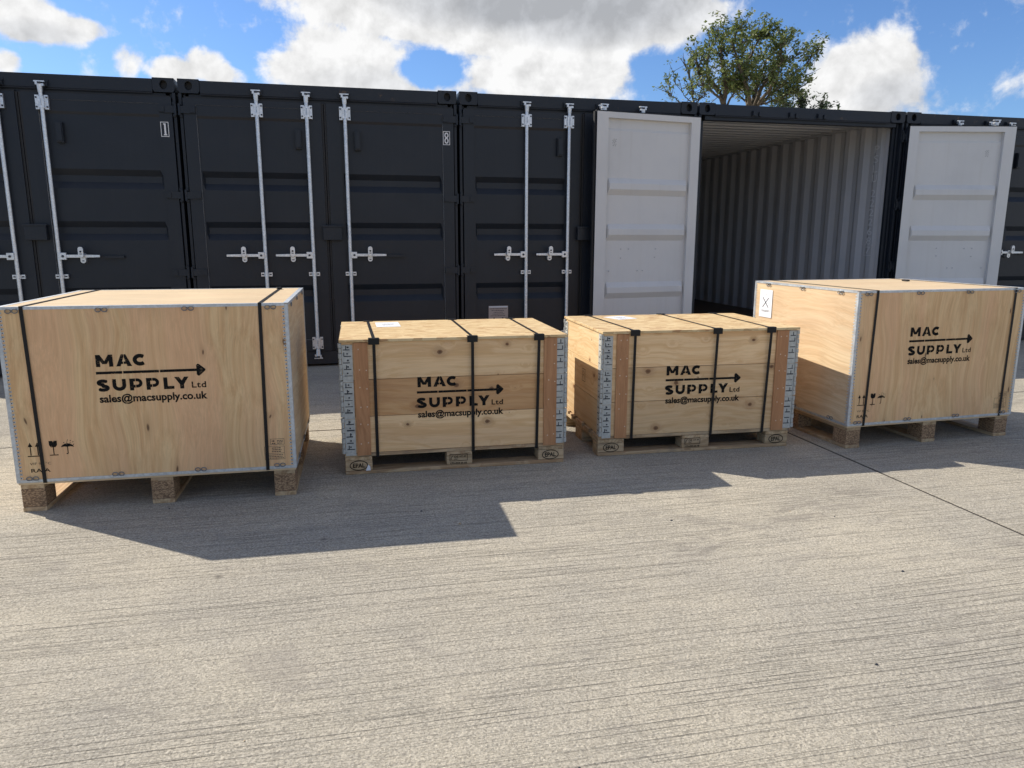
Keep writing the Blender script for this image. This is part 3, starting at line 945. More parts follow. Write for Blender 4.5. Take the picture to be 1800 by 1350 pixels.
def check_frame_mesh():
    mb = MB()
    for (x0, x1, z0, z1) in ((-0.03, 0.110, -0.022, -0.016), (-0.03, 0.110, 0.098, 0.104), (-0.03, -0.024, -0.016, 0.098), (0.104, 0.110, -0.016, 0.098)):
        mb.plate([(x0, z0), (x1, z0), (x1, z1), (x0, z1)], 0.0, M_CODE)
    return mb.mesh('check_digit_frame')

def add_door(root, s, ang, number=None, plate=False, marks=False, rod_in=0.0):
    """s=+1: left leaf (hinged on the left post); s=-1: right leaf"""
    hx = -s * (CW / 2 - 0.004)
    d = part('door', cached(('door', s), lambda: door_mesh(s)), root, (hx, -0.012, 0), (0, 0, ang))
    for z in (2.33, 1.60, 0.915, 0.27):
        part('hinge', cached(('hinge', s), lambda: hinge_mesh(s)), d, (0, 0, z))
    part('door_seal', cached(('seal', s), lambda: seal_mesh(s)), d)
    rods = (0.648, 1.078) if s > 0 else (1.038,)
    for r in rods:
        x = s * (r + rod_in)
        part('lock_rod', cached('rod', rod_mesh), d, (x, -0.036, 0), smooth_it=False)
        part('rod_bracket', cached('bracket', bracket_mesh), d, (x, -0.028, 2.345), bevel=0.003)
        part('rod_bracket', cached('bracket', bracket_mesh), d, (x, -0.028, 0.235), bevel=0.003)
        part('cam_end', cached('cam', cam_mesh), d, (x, -0.036, 2.475))
        part('cam_end', cached('cam', cam_mesh), d, (x, -0.036, 0.125), (0, PI, 0))
        part('rod_guide', cached('guide', guide_mesh), d, (x, -0.024, 0.892), bevel=0.002)
        hd = -1                                                     # handles lie towards the hinge side
        part('handle', cached(('handle', -s), lambda: handle_mesh(-s)), d, (x, -0.034, 1.068), bevel=0.002)
        part('handle_catch', cached('catch', catch_mesh), d, (x - s * 0.185, -0.026, 1.072), bevel=0.002)
        if s < 0:
            part('handle_rest', cached('rest', rest_mesh), d, (x + 0.345, 0, 1.058))
    part('vent_cover', cached('vent', vent_mesh), d, (s * (0.992 if s > 0 else 0.932), -0.004, 2.108), bevel=0.006)
    if s < 0:
        part('lock_box', cached('lockbox', lockbox_mesh), d, (s * (DW - 0.012), -0.004, 1.272), bevel=0.004)
    if number:
        part('number_decal', cached(('num', number), lambda: number_mesh(number)), d, (-0.132, -0.0008, 2.098))
    if plate:
        part('data_plate', cached('plate', plate_mesh), d, (0.272, 0.011, 0.295))
    if marks:
        part('bolt_ends', cached(('bolts', s), lambda: bolt_ends_mesh(s)), d, kind='stuff')
        part('vent_holes', cached('marks', rivet_marks_mesh), d, (s * (0.992 if s > 0 else 0.932), 0.0232, 2.14))
    return d

def container(k, label, left_open=0.0, right_open=0.0, number=None, plate=True, code=False, rod_in=0.0):
    root = thing('shipping_container', label, 'container', ((k + 0.5) * PITCH, 0, 0), 0, 'shipping containers in the row')
    part('roof', cached('roof', roof_mesh), root)
    for s in (-1, 1):
        part('side_wall', cached(('wall', s), lambda: side_wall_mesh(s)), root)
        part('corner_post', cached(('post', s), lambda: post_mesh(s)), root, bevel=0.003)
    part('end_wall', cached('back', back_mesh), root)
    part('floor', cached('floor', floor_mesh), root)
    part('header_beam', cached('header', header_mesh), root, bevel=0.004)
    part('door_sill', cached('sill', sill_mesh), root)
    for x in (-CW / 2, CW / 2 - 0.178):
        for z in (0.0, CH - 0.118):
            part('corner_casting', cached('casting', casting_mesh), root, (x, 0, z), bevel=0.005)
            part('corner_casting', cached('casting', casting_mesh), root, (x + 0.178, CD, z), (0, 0, PI))
    for x in (-CW / 2 + 0.652, -CW / 2 + 1.082, CW / 2 - 1.042 - rod_in):
        part('cam_keeper', cached('keeper', keeper_mesh), root, (x, 0.002, 2.497))
    add_door(root, 1, -left_open, plate=plate, marks=left_open > 1)
    add_door(root, -1, right_open, number, marks=right_open > 1, rod_in=rod_in)
    if code:
        part('owner_code', wall_code_mesh('PSLU', 'owner_code'), root, (CW / 2 - 0.0525, 0.378, 2.19), (0, 0, -PI / 2))
        part('serial_number', wall_code_mesh('2222687', 'serial_number'), root, (CW / 2 - 0.0525, 0.378, 2.19 - 4 * 0.108 - 0.06), (0, 0, -PI / 2))
        part('check_digit_frame', check_frame_mesh(), root, (CW / 2 - 0.0525, 0.378, 2.19 - (10 * 0.108 + 0.06)), (0, 0, -PI / 2))
    return root

container(-2, "dark container numbered 1, shut, standing behind the big plywood crate without paper", number='1')
container(-1, 'closed dark grey container with the number 8 on its right door', number='8')
container(0, 'dark grey container bearing a small data plate, right half covered by a pale folded-back door')
container(1, 'open container showing its pale ribbed inside, both doors folded back', math.radians(180 - 7.6), math.radians(180 - 12.3), code=True)
container(2, 'dark container at the right end of the row, behind the rightmost pale door', rod_in=0.062)

# ------------------------------------------------------------------ stencil lettering
def stencil_mesh():
    """MAC / arrow / SUPPLY Ltd / address; origin at left end of the arrow shaft, width 0.466"""
    mb = MB()
    y = 0.0
    W = 0.0172
    def P(pts, z0, x0):
        return [(x0 + a, z0 + b_) for a, b_ in pts]
    def S(pts, z0, x0, w=W):
        mb.stroke(P(pts, z0, x0), w, y, M_INK)
    def F(pts, z0, x0):
        mb._lay(P(pts, z0, x0), y, M_INK)
    H = 0.055
    z1 = 0.028
    # M
    F([(0, 0), (W, 0), (W, H), (0, H)], z1, 0.004)
    F([(0.0545, 0), (0.0545 + W, 0), (0.0545 + W, H), (0.0545, H)], z1, 0.004)
    F([(0.0005, H), (0.0185, H), (0.0435, 0.0125), (0.0270, 0.0125)], z1, 0.004)
    F([(0.0535, H), (0.0715, H), (0.0450, 0.0125), (0.0285, 0.0125)], z1, 0.004)
    # A (stencil bridges each side of the bar)
    F([(0, 0), (0.0180, 0), (0.0335, H - 0.012), (0.0335, H), (0.0235, H)], z1, 0.088)
    F([(0.0475, 0), (0.0665, 0), (0.0425, H), (0.0352, H), (0.0352, H - 0.018)], z1, 0.088)
    F([(0.0145, 0.0105), (0.0300, 0.0105), (0.0300, 0.0215), (0.0185, 0.0215)], z1, 0.088)
    F([(0.0330, 0.0105), (0.0515, 0.0105), (0.0470, 0.0215), (0.0330, 0.0215)], z1, 0.088)
    # C
    arc = lambda cx, cz, rx, rz, a0, a1, n=14: [(cx + rx * math.cos(math.radians(a0 + (a1 - a0) * i / n)), cz + rz * math.sin(math.radians(a0 + (a1 - a0) * i / n))) for i in range(n + 1)]
    S(arc(0.029, H / 2, 0.0225, H / 2 - W / 2, 48, 312), z1, 0.161)
    # arrow shaft in three lengths, then a rounded head
    for a, b_ in ((0, 0.110), (0.114, 0.266), (0.270, 0.432)):
        F([(a, -0.006), (b_, -0.006), (b_, 0.006), (a, 0.006)], 0, 0)
    F([(0.428, -0.022), (0.434, -0.028), (0.440, -0.0275), (0.4665, -0.004), (0.468, 0), (0.4665, 0.004), (0.440, 0.0275), (0.434, 0.028), (0.428, 0.022)], 0, 0)
    # SUPPLY
    z2 = -0.0855
    # S
    S(arc(0.024, 0.040, 0.0185, 0.0085, 28, 270, 12) + arc(0.024, 0.0155, 0.0195, 0.009, 90, -152, 12), z2, 0.0, W * 0.88)
    # U
    S([(0.008, H), (0.008, 0.026)] + arc(0.0285, 0.026, 0.0205, 0.0178, 180, 360, 12) + [(0.049, H)], z2, 0.064, W * 0.94)
    # P twice, bridges above and below the bowl
    for x in (0.136, 0.207):
        F([(0, 0), (W, 0), (W, H), (0, H)], z2, x)
        F([(W, H), (0.0245, H), (0.0245, H - 0.0135), (W, H - 0.0135)], z2, x)
        F([(W, 0.0125), (0.0245, 0.0125), (0.0245, 0.0260), (W, 0.0260)], z2, x)
        S([(0.0270, H - 0.0068), (0.033, H - 0.0068)] + arc(0.033, 0.03375, 0.0150, 0.01445, 90, -90, 10) + [(0.0270, 0.0193)], z2, x, 0.0138)
    # L
    F([(0, 0), (W, 0), (W, H), (0, H)], z2, 0.281)
    F([(W, 0), (0.045, 0), (0.045, 0.0135), (W, 0.0135)], z2, 0.281)
    # Y
    F([(-0.002, H), (0.0175, H), (0.0365, 0.0265), (0.0225, 0.0165)], z2, 0.331)
    F([(0.0405, H), (0.0595, H), (0.0355, 0.0165), (0.0215, 0.0265)], z2, 0.331)
    F([(0.0205, 0), (0.0375, 0), (0.0375, 0.0245), (0.0205, 0.0245)], z2, 0.331)
    put_text(mb, "Ltd", 0.402, -0.083, y, 0.063, M_INK, 0.018, 0.028, 1.1)
    put_text(mb, "sales@macsupply.co.uk", 0.003, -0.1365, y, 0.464, M_INK, 0.030)
    return mb.mesh('stencil_lettering')

STENCIL = stencil_mesh()

# ------------------------------------------------------------------ plywood crates on block feet
L, D, ZT, ZB = 1.2258, 1.042, 0.940, 0.1433

def clip_mesh():
    mb = MB()
    for sx in (-0.0135, 0.0135):
        mb.tube([(sx + 0.0115 * math.cos(q), -0.003, 0.009 * math.sin(q)) for q in [2 * PI * i / 12 for i in range(12)]], 0.0022, M_CLIP, 5, closed=True)
    mb.box(-0.020, 0.020, -0.0042, 0.0, 0.0085, 0.0135, M_PROFILE)
    return mb.mesh('clip')
CLIP = clip_mesh()

def upright_profile(sx, sy):
    """vertical steel angle on a corner with punched tabs; legs run inwards along sx and sy"""
    mb = MB()
    z0, z1 = ZB + 0.003, ZT - 0.003
    mb.box(0, sx * 0.0135, -sy * 0.0022, 0.0 - sy * 0.0002, z0, z1, M_PROFILE)
    mb.box(-sx * 0.0022, -sx * 0.0002, -sy * 0.0022, sy * 0.0135, z0, z1, M_PROFILE)
    n = 44
    for i in range(n):
        z = z0 + 0.012 + (z1 - z0 - 0.02) * i / n
        mb.box(sx * 0.0137, sx * 0.0245, -sy * 0.0018, 0.0 - sy * 0.0002, z, z + 0.0085, M_PROFILE)
        mb.box(-sx * 0.0018, -sx * 0.0002, sy * 0.0137, sy * 0.0245, z, z + 0.0085, M_PROFILE)
        mb.box(sx * 0.0165, sx * 0.0215, -sy * 0.0022, -sy * 0.0019, z + 0.002, z + 0.0065, M_STEELDARK)
    return mb.mesh('corner_profile')

def level_profile(length):
    mb = MB()
    mb.box(0.014, length - 0.014, -0.0026, -0.0002, -0.0105, 0.0, M_PROFILE)
    mb.box(0.0, length, -0.0026, 0.020, 0.0002, 0.0024, M_PROFILE)
    return mb.mesh('edge_profile')

def low_profile(length):
    mb = MB()
    mb.box(0.0, length, -0.0026, -0.0002, -0.001, 0.0105, M_PROFILE)
    mb.box(0.0, length, -0.0026, 0.020, -0.0034, -0.0012, M_PROFILE)
    return mb.mesh('edge_profile')

def ply_strap(u0, u1):
    """strap band round front, top, back and underside"""
    mb = MB()
    w, t = 0.0155, 0.0012
    def seg(a, b_, nrm):
        ax = Vector((1, 0, 0)) * (w / 2)
        a, b_, nrm = Vector(a), Vector(b_), Vector(nrm) * t
        vs = [a - ax, a + ax, b_ + ax, b_ - ax, a - ax + nrm, a + ax + nrm, b_ + ax + nrm, b_ - ax + nrm]
        mb.add(vs, [(3, 2, 1, 0), (4, 5, 6, 7), (0, 1, 5, 4), (1, 2, 6, 5), (2, 3, 7, 6), (3, 0, 4, 7)], M_STRAP)
    yf, yb, zt, zb = -0.0042, D + 0.0042, ZT + 0.0038, ZB - 0.006
    seg((u1, yf, zb), (u0, yf, zt), (0, -1, 0))
    seg((u0, yf, zt), (u0 - 0.004, yb, zt), (0, 0, 1))
    seg((u0 - 0.004, yb, zt), (u1, yb, zb), (0, 1, 0))
    seg((u1, yf, zb), (u1, yb, zb), (0, 0, -1))
    return mb

def symbols_mesh(txt):
    mb = MB()
    y = 0.0
    # two arrows up on a bar
    for x in (0.018, 0.048):
        mb.stroke([(x, 0.006), (x, 0.048)], 0.0042, y, M_INK)
        mb._lay([(x - 0.010, 0.046), (x + 0.010, 0.046), (x, 0.066)], y, M_INK)
    mb.stroke([(0.004, 0.002), (0.064, 0.002)], 0.0042, y, M_INK)
    # fragile glass
    gx = 0.113
    mb._lay([(gx - 0.017, 0.070), (gx - 0.0165, 0.050), (gx - 0.010, 0.040), (gx + 0.010, 0.040), (gx + 0.0165, 0.050), (gx + 0.017, 0.070), (gx + 0.004, 0.070), (gx + 0.001, 0.062), (gx - 0.002, 0.070)], y, M_INK)
    mb.stroke([(gx, 0.042), (gx, 0.006)], 0.004, y, M_INK)
    mb.stroke([(gx - 0.018, 0.003), (gx + 0.018, 0.003)], 0.0042, y, M_INK)
    # umbrella with rain
    ux = 0.172
    mb._lay([(ux - 0.028, 0.038), (ux - 0.022, 0.047), (ux - 0.012, 0.053), (ux, 0.056), (ux + 0.012, 0.053), (ux + 0.022, 0.047), (ux + 0.028, 0.038), (ux + 0.014, 0.041), (ux, 0.039), (ux - 0.014, 0.041)], y, M_INK)
    mb.stroke([(ux, 0.040), (ux, 0.010), (ux - 0.003, 0.006), (ux - 0.007, 0.008)], 0.0036, y, M_INK)
    for i, (dx, dz) in enumerate(((-0.012, 0.062), (0.001, 0.064), (0.014, 0.060), (0.004, 0.073), (0.016, 0.070), (0.026, 0.064), (0.028, 0.052))):
        mb.stroke([(ux + dx, dz), (ux + dx - 0.003, dz - 0.005)], 0.0026, y, M_INK)
    put_text(mb, txt, 0.008, -0.040, y, 0.088, M_INKFADE, 0.0, 0.012)
    put_text(mb, "RAJA", 0.010, -0.075, y, 0.080, M_INK, 0.012, 0.017)
    return mb.mesh('handling_symbols')

def stamp_mesh():
    mb = MB()
    y, t = 0.0, 0.0016
    def frame(x0, x1, z0, z1):
        for q in ((x0, x1, z0, z0 + t), (x0, x1, z1 - t, z1), (x0, x0 + t, z0 + t, z1 - t), (x1 - t, x1, z0 + t, z1 - t)):
            mb.plate([(q[0], q[2]), (q[1], q[2]), (q[1], q[3]), (q[0], q[3])], y, M_INKFADE)
    def words_row(x0, x1, z, h):
        x = x0
        while x < x1 - 0.004:
            w = min(0.003 + 0.008 * random.random(), x1 - x)
            mb.plate([(x, z), (x + w, z), (x + w, z + h), (x, z + h)], y, M_INKFADE)
            x += w + 0.0022
    frame(0, 0.094, 0, 0.066)
    mb.plate([(0.0017, 0.030), (0.0922, 0.030), (0.0922, 0.0316), (0.0017, 0.0316)], y, M_INKFADE)
    for z in (0.055, 0.046, 0.037):
        words_row(0.034, 0.080, z, 0.0045)
    for z in (0.021, 0.0125, 0.005):
        words_row(0.006, 0.088, z, 0.0035)
    frame(0.030, 0.094, 0.073, 0.103)
    words_row(0.036, 0.052, 0.088, 0.008)
    words_row(0.036, 0.052, 0.077, 0.006)
    for z in (0.092, 0.085, 0.078):
        words_row(0.060, 0.088, z, 0.0035)
    return mb.mesh('stamp')

def paper_label_mesh():
    mb = MB()
    mb.box(0, 0.145, -0.0008, -0.0001, 0, 0.19, M_PAPER)
    y = -0.0011
    mb.stroke([(0.038, 0.068), (0.105, 0.135)], 0.0060, y, M_INK)
    mb.stroke([(0.038, 0.135), (0.105, 0.068)], 0.0060, y, M_INK)
    mb.stroke([(0.064, 0.150), (0.072, 0.158), (0.080, 0.150)], 0.002, y, M_INKFADE)
    for z, a, b_ in ((0.045, 0.026, 0.118), (0.038, 0.030, 0.112)):
        x = a
        while x < b_:
            w = 0.003 + 0.006 * random.random()
            mb.plate([(x, z), (x + w, z), (x + w, z + 0.004), (x, z + 0.004)], y, M_INKFADE)
            x += w + 0.002
    return mb.mesh('paper_label')

def plywood_crate(label, loc, rz, straps, sym_txt, buckle_at=None, paper=False, txt_at=0.3765):
    r = thing('plywood_crate', label, 'crate', loc, rz, 'plywood crates at the ends of the row')
    t = 0.010
    def panel(name, x0, x1, y0, y1, z0, z1, m):
        return part(name, MB().box(x0, x1, y0, y1, z0, z1, m), r, bevel=0.0012)
    panel('front_panel', 0.0, L, 0.0, t, ZB + 0.001, ZT - 0.001, M_PLY_FRONT)
    panel('back_panel', 0.0, L, D - t, D, ZB + 0.001, ZT - 0.001, M_PLY_FRONT)
    panel('side_panel', 0.0, t, t + 0.0005, D - t - 0.0005, ZB + 0.001, ZT - 0.001, M_PLY_SIDE)
    panel('side_panel', L - t, L, t + 0.0005, D - t - 0.0005, ZB + 0.001, ZT - 0.001, M_PLY_SIDE)
    panel('lid', 0.004, L - 0.004, 0.004, D - 0.004, ZT - 0.0005, ZT + 0.0015, M_PLY_TOP)
    panel('base_panel', 0.002, L - 0.002, 0.002, D - 0.002, ZB - 0.014, ZB - 0.0036, M_PLY_TOP)
    for x, sx in ((0, 1), (L, -1)):
        for y, sy in ((0, 1), (D, -1)):
            part('corner_profile', upright_profile(sx, sy), r, (x, y, 0))
    lp, ls = cached('lp', lambda: level_profile(L)), cached('ls', lambda: level_profile(D))
    bp, bs = cached('bp', lambda: low_profile(L)), cached('bs', lambda: low_profile(D))
    for me_x, me_y, z in ((lp, ls, ZT), (bp, bs, ZB)):
        part('edge_profile', me_x, r, (0, 0, z))
        part('edge_profile', me_x, r, (L, D, z), (0, 0, PI))
        part('edge_profile', me_y, r, (0, D, z), (0, 0, -PI / 2))
        part('edge_profile', me_y, r, (L, 0, z), (0, 0, PI / 2))
    for u in (0.066, 0.427, 0.789, 1.150):
        part('clip', CLIP, r, (u, -0.0028, ZT - 0.016))
        part('clip', CLIP, r, (u, -0.0028, ZB + 0.016), (0, PI, 0))
    for v in (0.15, 0.51, 0.88):
        part('clip', CLIP, r, (-0.0028, v, ZT - 0.016), (0, 0, -PI / 2))
        part('clip', CLIP, r, (-0.0028, v, ZB + 0.016), (0, PI, PI / 2 * -1))
        part('clip', CLIP, r, (L + 0.0028, v, ZT - 0.016), (0, 0, PI / 2))
        part('clip', CLIP, r, (L + 0.0028, v, ZB + 0.016), (0, PI, PI / 2))
    # feet: three skids of chip blocks between boards
    zb0 = ZB - 0.0145
    fme = cached('foot', lambda: MB().box(0, 0.100, 0, 0.118, 0.0205, 0.1085, M_CHIP).mesh('foot_block'))
    sme = cached('skid', lambda: MB().box(0, 0.100, 0, D - 0.012, 0.0, 0.020, M_PALLET_Y).mesh('skid_board'))
    bme = cached('bearer', lambda: MB().box(0, 0.098, 0, D - 0.010, 0.109, zb0, M_PALLET_Y).mesh('bearer_board'))
    for x in (0.006, 0.560, L - 0.108):
        part('skid_board', sme, r, (x, 0.004, 0), bevel=0.002)
        part('bearer_board', bme, r, (x + 0.001, 0.006, 0), bevel=0.002)
        for y in (0.007, 0.46, D - 0.128):
            part('foot_block', fme, r, (x, y, 0), bevel=0.003)
    for u0, u1 in straps:
        part('strap', ply_strap(u0, u1), r)
    if buckle_at:
        bk = MB().box(-0.014, 0.014, -0.022, 0.022, 0.0, 0.010, M_PLASTIC)
        part('strap_buckle', bk, r, (buckle_at[0], buckle_at[1], ZT + 0.0045), (0.0, 0, 0.2), bevel=0.002)
    part('stencil_lettering', STENCIL, r, (txt_at, -0.0008, 0.6375), (0, math.radians(-0.2), 0))
    part('handling_symbols', cached(('sym', sym_txt), lambda: symbols_mesh(sym_txt)), r, (0.052, -0.0008, 0.262))
    part('stamp', cached('stamp', stamp_mesh), r, (1.082, -0.0008, 0.187))
    if paper:
        part('paper_label', cached('paper', paper_label_mesh), r, (-0.0032, 0.972, 0.699), (0, 0, -PI / 2))
    return r

plywood_crate('big plywood crate at the left end of the row, black straps, no paper on it',
              (-2.6506, -3.7024, 0), -0.0297, ((0.104, 0.115), (1.103, 1.093)), "VIF 90 °C", (1.100, 0.93))
plywood_crate('big plywood crate at the right end with a white paper X on its sunlit side',
              (1.7297, -3.6378, 0), 0.0340, ((0.128, 0.112), (1.140, 1.132)), "VIF 90 °C", (0.982, 0.72), True, 0.384)

# ------------------------------------------------------------------ collar crates on flat pallets
PZ = 0.118                          # deck height
CZ = 0.198                          # height of one collar
LT = PZ + 3 * CZ                    # underside of the lid

def pallet_block(w, d):
    return MB().box(0, w, 0, d, 0.0205, 0.0775, M_BLOCK)

def epal_mesh():
    mb = MB()
    y = 0.0
    ell = [(0.046 * math.cos(q), 0.0255 * math.sin(q)) for q in [2 * PI * i / 32 for i in range(33)]]
    mb.stroke(ell, 0.0042, y, M_INK)
    put_text(mb, "EPAL", -0.031, -0.0115, y, 0.062, M_INK, 0.02, 0.024)
    return mb.mesh('branded_stamp')

def mid_stamp_mesh():
    mb = MB()
    y, t = 0.0, 0.0026
    for q in ((0, 0.098, 0, t), (0, 0.098, 0.036, 0.036 + t), (0, t, t, 0.036), (0.0954, 0.098, t, 0.036)):
        mb.plate([(q[0], q[2]), (q[1], q[2]), (q[1], q[3]), (q[0], q[3])], y, M_INK)
    mb.stroke([(0.010, 0.008), (0.007, 0.014), (0.014, 0.028), (0.020, 0.030)], 0.003, y, M_INK)
    put_text(mb, "DE", 0.026, 0.018, y, 0.022, M_INK, 0.015, 0.012)
    put_text(mb, "HT 49", 0.055, 0.020, y, 0.034, M_INK, 0.02, 0.009)
    put_text(mb, "IPPC", 0.026, 0.006, y, 0.020, M_INK, 0.0, 0.008)
    put_text(mb, "173-023-8-18", 0.004, -0.017, y, 0.090, M_INK, 0.03, 0.010)
    return mb.mesh('block_stamp')

def hinge_plate_mesh(seed):
    """galvanised corner hinge of one collar: front leaf, side leaf, knuckle; origin at the outer corner, legs run +x and +y"""
    rr = random.Random(seed)
    mb = MB()
    h = CZ - 0.004
    mb.box(0.007, 0.060, -0.0036, -0.0004, -0.014, h - 0.012, M_HINGE)
    mb.box(-0.0036, -0.0004, 0.007, 0.060, -0.006, h - 0.004, M_HINGE)
    z, big = 0.0, True
    while z < h - 0.01:
        hh = min(0.028, h - z)
        mb.tube([(-0.003, -0.003, z), (-0.003, -0.003, z + hh - 0.003)], 0.0095 if big else 0.0075, M_HINGE, 8)
        z += hh
        big = not big
    def dark(x0, x1, z0, z1):
        mb.box(x0, x1, -0.0041, -0.0037, z0, z1, M_STEELDARK)
        mb.box(-0.0041, -0.0037, x0, x1, z0 + 0.004, z1 + 0.004, M_STEELDARK)
    for i, z in enumerate((0.018, 0.052, 0.086, 0.120, 0.154)):
        a = 0.010 + 0.006 * rr.random()
        dark(a, a + 0.030 + 0.012 * rr.random(), z, z + 0.0036 + 0.004 * rr.random())
        mb.tube([(0.030 + 0.012 * rr.random(), -0.0036, z + 0.016), (0.034, -0.0070, z + 0.016)], 0.0042, M_STEELDARK, 6)
        if rr.random() < 0.7:
            x = 0.014 + 0.02 * rr.random()
            dark(x, x + 0.005, z + 0.004, z + 0.024)
    return mb.mesh('corner_hinge')
HINGES = [hinge_plate_mesh(i) for i in range(3)]

def collar_strap(u0, u1, back_u):
    mb = MB()
    w, t = 0.016, 0.0012
    def seg(a, b_, nrm):
        ax = Vector((1, 0, 0)) * (w / 2)
        a, b_, nrm = Vector(a), Vector(b_), Vector(nrm) * t
        vs = [a - ax, a + ax, b_ + ax, b_ - ax, a - ax + nrm, a + ax + nrm, b_ + ax + nrm, b_ - ax + nrm]
        mb.add(vs, [(3, 2, 1, 0), (4, 5, 6, 7), (0, 1, 5, 4), (1, 2, 6, 5), (2, 3, 7, 6), (3, 0, 4, 7)], M_STRAP)
    zt = LT + 0.0165
    yf, yb = -0.0215, 0.8215
    seg((u1, -0.004, PZ - 0.023), (u0, yf, zt), (0, -1, 0))
    seg((u0, yf, zt), (back_u, yb, zt), (0, 0, 1))
    seg((back_u, yb, zt), (back_u, 0.804, PZ - 0.023), (0, 1, 0))
    seg((u1, -0.004, PZ - 0.0235), (back_u, 0.804, PZ - 0.0235), (0, 0, -1))
    return mb

def collar_crate(label, loc, rz, shift, straps, planks, batt, paper, mid_block, corner_w, txt, torn=False, side_stamp=False, seed=1):
    rr = random.Random(seed)
    r = thing('pallet_crate', label, 'crate', loc, rz, 'collar crates on flat pallets')
    # pallet: three skids, nine blocks, three bearers, five deck boards
    for y0, w in ((0.0, 0.10), (0.3275, 0.145), (0.70, 0.10)):
        part('skid_board', MB().box(0.0, 1.2, y0, y0 + w, 0.0, 0.020, M_PALLET), r, bevel=0.004)
        for x0, wx in ((0.0, corner_w), (mid_block[0], mid_block[1] - mid_block[0]), (1.2 - 0.147, 0.147)):
            part('block', pallet_block(wx, w), r, (x0, y0 + (0.001 if y0 == 0 else 0), 0), bevel=0.005)
    for x0, wx in ((0.001, corner_w - 0.002), (mid_block[0] + 0.001, mid_block[1] - mid_block[0] - 0.002), (1.2 - 0.146, 0.145)):
        part('bearer_board', MB().box(x0, x0 + wx, 0.0, 0.8, 0.078, 0.0975, M_PALLET_Y), r, bevel=0.003)
    for y0, w in ((0.0, 0.145), (0.186, 0.10), (0.3275, 0.145), (0.514, 0.10), (0.655, 0.145)):
        part('deck_board', MB().box(0.0, 1.2, y0 + 0.001, y0 + w - 0.001, 0.098, PZ - 0.0005, M_PALLET), r, bevel=0.003)
    em = cached('epal', epal_mesh)
    part('branded_stamp', em, r, (corner_w * 0.5, -0.0012, 0.050))
    part('branded_stamp', em, r, (1.2 - 0.078, -0.0012, 0.050))
    part('block_stamp', cached('midstamp', mid_stamp_mesh), r, (mid_block[0] + 0.016, -0.0012, 0.044))
    # three collars of level planks
    x0, x1 = shift, shift + 1.2
    for i in range(3):
        z0 = PZ + i * CZ + 0.0008
        z1 = z0 + CZ - 0.0022
        e = 0.0012 * rr.random()
        m = planks[i]
        part('plank', MB().box(x0 + 0.004, x1 - 0.004, e, 0.02, z0, z1, m), r, bevel=0.0016)
        part('plank', MB().box(x0 + 0.004, x1 - 0.004, 0.78, 0.80 - e, z0, z1, m), r, bevel=0.0016)
        part('plank', MB().box(x0 + e, x0 + 0.02, 0.0215, 0.7785, z0, z1, M_PINE_SIDE), r, bevel=0.0016)
        part('plank', MB().box(x1 - 0.02, x1 - e, 0.0215, 0.7785, z0, z1, M_PINE_SIDE), r, bevel=0.0016)
        for (hx, hy, a) in ((x0, 0.0, 0.0), (x1, 0.0, PI / 2), (x1, 0.8, PI), (x0, 0.8, -PI / 2)):
            part('corner_hinge', HINGES[(i + int(a * 2)) % 3], r, (hx, hy, PZ + i * CZ + 0.003), (0, 0, a))
    # battens that hold the planks together
    for a, b_ in batt:
        bt = part('batten', MB().box(a, b_, -0.009, -0.0003, PZ - 0.012, LT - 0.002, M_BATTEN), r, bevel=0.0012)
        nm = MB()
        for i in range(3):
            for fx in (0.3, 0.78):
                for dz in (0.045, 0.15):
                    if rr.random() < 0.85:
                        zz = PZ + i * CZ + dz + 0.012 * rr.random()
                        xx = a + (b_ - a) * fx + 0.006 * rr.random()
                        nm.tube([(xx, -0.0088, zz), (xx, -0.0102, zz)], 0.0036, M_NAIL, 7)
        part('nail_heads', nm, bt, kind='stuff')
    part('lid', MB().box(x0 - 0.006, x1 + 0.006, -0.017, 0.817, LT + 0.0006, LT + 0.0150, M_OSB), r, bevel=0.0015)
    for k, (u0, u1, ub) in enumerate(straps):
        part('strap', collar_strap(u0, u1, ub), r)
        for y, s in ((-0.0175, -1), (0.8175, 1)):
            uu = u0 if s < 0 else ub
            pm = MB()
            pm.box(-0.028, 0.028, s * 0.0008, s * 0.0072, -0.0125, 0.0205, M_PLASTIC)
            pm.box(-0.028, 0.028, s * 0.0005, -s * 0.024, 0.0180, 0.0205, M_PLASTIC)
            part('strap_protector', pm, r, (uu, y, LT), bevel=0.001)
    part('stencil_lettering', STENCIL, r, (txt, -0.0006, 0.4345))
    # document on the lid
    px, py, pw, pd, pa = paper
    pm = MB().box(0, pw, 0, pd, 0, 0.0006, M_PAPER)
    for i in range(4):
        a = pw * 0.28
        while a < pw * 0.7:
            w = 0.004 + 0.012 * rr.random()
            z = 0.0009
            yy = pd * 0.62 - i * 0.022
            pm.add([(a, yy, z), (a + w, yy, z), (a + w, yy + 0.007, z), (a, yy + 0.007, z)], [(0, 1, 2, 3)], M_INKFADE)
            a += w + 0.004
    part('paper_label', pm, r, (px, py, LT + 0.0156), (0, 0, pa))
    if torn:
        tm = MB()
        tm.plate([(0, 0), (0.026, 0.001), (0.024, 0.022), (0.014, 0.034), (0.006, 0.016)], 0, M_PAPER)
        part('torn_label', tm, r, (corner_w - 0.036, -0.0016, 0.019))
